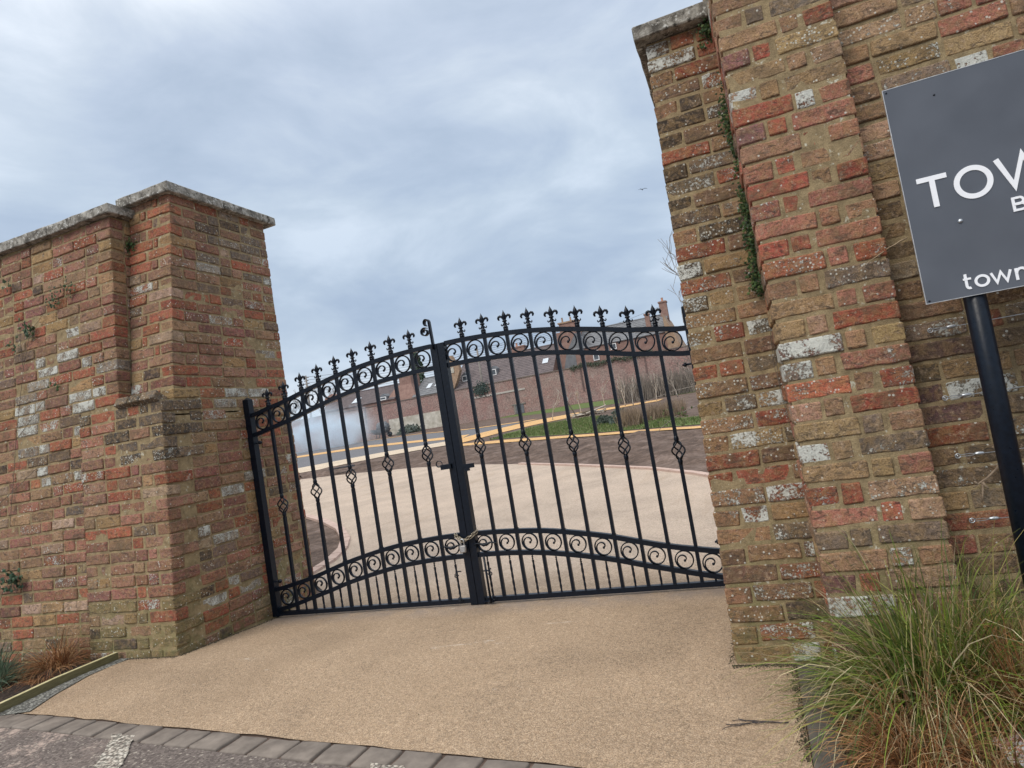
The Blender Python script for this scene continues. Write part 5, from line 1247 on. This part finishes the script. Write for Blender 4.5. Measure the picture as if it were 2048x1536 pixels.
for k in range(26):
    q = MB(); a = R_.uniform(-.5, .5)+math.pi*(R_.random() < .3)*.3; c = Vector((R_.uniform(-.75, .7), R_.uniform(-.4, .4), .05+.22*R_.random()*(1-abs(R_.uniform(-.6, .6))))); d = Vector((math.cos(a), math.sin(a), R_.uniform(-.25, .25)))*R_.uniform(.2, .5)
    q.tube([c-d, c+d], R_.uniform(.02, .05), 6); part('log', q, M_PTWIG if k % 2 else M_BARK, lg)
q = MB(); R_ = random.Random(14)
polyg = [(-6.3, 19.6), (-5.5, 25), (-3.4, 25.0), (-1.8, 22), (-.3, 18), (1.4, 15), (3.0, 13), (2.0, 12.0), (-.79, 14.5), (-1.95, 15.6), (-4.4, 18.2)]
def inside(x_, y_, P):
    c = False; j = len(P)-1
    for i in range(len(P)):
        if (P[i][1] > y_) != (P[j][1] > y_) and x_ < (P[j][0]-P[i][0])*(y_-P[i][1])/(P[j][1]-P[i][1])+P[i][0]: c = not c
        j = i
    return c
cnt = 0
while cnt < 9000:
    x_, y_ = R_.uniform(-6.5, 3.2), R_.uniform(11.5, 25.5)
    if not inside(x_, y_, polyg): continue
    cnt += 1; h = R_.uniform(.03, .12)*(.5+1.2*abs(mnoise.noise(Vector((x_, y_, 0))*1.3))); z_ = g(x_, y_)+.012; c = R_.choice([(.09, .14, .035), (.12, .17, .05), (.08, .11, .035), (.19, .19, .09)])
    dx = R_.uniform(-.04, .04); q.add([(x_-.012, y_, z_), (x_+.012, y_, z_), (x_+dx, y_+R_.uniform(-.03, .03), z_+h)], [(0, 1, 2)], c)
tag(part('rough_grass', q, M_VEG), 'rough green grass growing between the ochre paths', 'grass', kind='stuff')
# cart before the pale wall patch
ct = thing('garden_cart', 'dark garden wheelbarrow standing near the pale rendered patch of the far wall', 'wheelbarrow', (-33.5, 56.0, g(-33.5, 56)))
q = MB(); q.add([(-.8, -.4, .55), (.5, -.4, .45), (.5, .4, .45), (-.8, .4, .55), (-1.15, -.5, 1.0), (.9, -.5, .9), (.9, .5, .9), (-1.15, .5, 1.0)], [(3, 2, 1, 0), (0, 1, 5, 4), (1, 2, 6, 5), (2, 3, 7, 6), (3, 0, 4, 7), (4, 5, 6, 7)]); part('tray', q, M_LEAD, ct)
q = MB(); q.tube([(.9+.0, -.3, .28), (-.9, -.3, .5), (-1.6, -.3, .85)], .04, 6); q.tube([(.9, .3, .28), (-.9, .3, .5), (-1.6, .3, .85)], .04, 6); part('handle', q, M_LEAD, ct)
for s_ in (-.3, .3): q = MB(); q.tube([(-.5, s_, .5), (-.6, s_, 0)], .04, 6); part('leg', q, M_LEAD, ct)
q = MB(); q.tube([(.9, -.06, .28), (.9, .06, .28)], .28, 14); part('wheel', q, M_BLACK, ct, True)
q = MB(); vs, fs = rough_block(1.4, .8, .9, .3, 910, .12, 4, 3, 3); q.add(vs, fs); o = part('load', q, M_LEAD, ct, True); o.location = (.2, 0, 1.2)
pk = MB(); R_ = random.Random(3)
for k in range(16):
    a = R_.uniform(0, 3.14); c = Vector((R_.uniform(-.25, .25), R_.uniform(-.12, .12), .03+R_.random()*.04)); d = Vector((math.cos(a)*.18, math.sin(a)*.05, 0)); pk.box(c.x-.2, c.x+.2, c.y-.03, c.y+.03, c.z-.015, c.z+.015)
o = part('timber_stack', pk, plain('dark_grey_timber', (.06, .06, .07), (.11, .11, .12), 6)); o.location = (-9.2, 13.9, g(-9.2, 15.2)+.10); tag(o, 'small stack of dark boards lying on the soil left of the gate centre', 'timber')

# ------------------------------------------------------------ smoke from a bonfire
q = MB(); NS = 24; vs = [(0, 0, -1)]
for i in range(1, 12):
    for k in range(NS): a = 2*math.pi*k/NS; ph = math.pi*i/12; vs.append((math.sin(ph)*math.cos(a), math.sin(ph)*math.sin(a), -math.cos(ph)))
vs.append((0, 0, 1)); fs = [(0, 1+(k+1) % NS, 1+k) for k in range(NS)]
for i in range(10):
    for k in range(NS): fs.append((1+i*NS+k, 1+i*NS+(k+1) % NS, 1+(i+1)*NS+(k+1) % NS, 1+(i+1)*NS+k))
top_ = len(vs)-1; fs += [(1+10*NS+k, 1+10*NS+(k+1) % NS, top_) for k in range(NS)]
q.add(vs, fs)
ms = bpy.data.materials.new('bonfire_smoke'); ms.use_nodes = True; nt = ms.node_tree; nt.nodes.remove(nt.nodes['Principled BSDF'])
pv = N(nt, 'ShaderNodeVolumePrincipled'); pv.inputs['Color'].default_value = (.80, .91, 1.0, 1); pv.inputs['Anisotropy'].default_value = -.25
oc = objc(nt); ln_ = N(nt, 'ShaderNodeVectorMath', operation='LENGTH'); L(nt, oc, ln_.inputs[0])
fall = mapr(nt, ln_.outputs['Value'], .15, .98, 1, 0); ns = noise(nt, scalev(nt, pos(nt), (1, 1, 1.3)), .30, 5, .6, .8)
dn = math_(nt, 'MULTIPLY', math_(nt, 'POWER', math_(nt, 'SUBTRACT', fall, mapr(nt, ns, .3, .7, .55, 0), True), 1.0), mapr(nt, ns, .40, .66, .15, 1))
L(nt, math_(nt, 'MULTIPLY', dn, .75), pv.inputs['Density']); L(nt, pv.outputs[0], nt.nodes['Material Output'].inputs['Volume'])
o = part('smoke', q, ms); o.location = (-37.5, 51.0, 3.5); o.scale = (12.5, 4.5, 4.0); o.rotation_euler = (0, .12, 0); tag(o, 'pale blue bonfire smoke drifting before the far wall', 'smoke', kind='stuff')
sc.cycles.volume_step_rate = 1.0; sc.cycles.volume_bounces = 6

tot = sum(len(o.data.polygons) for o in col.objects if o.type == 'MESH')
print('objects', len(col.objects), 'faces', tot)
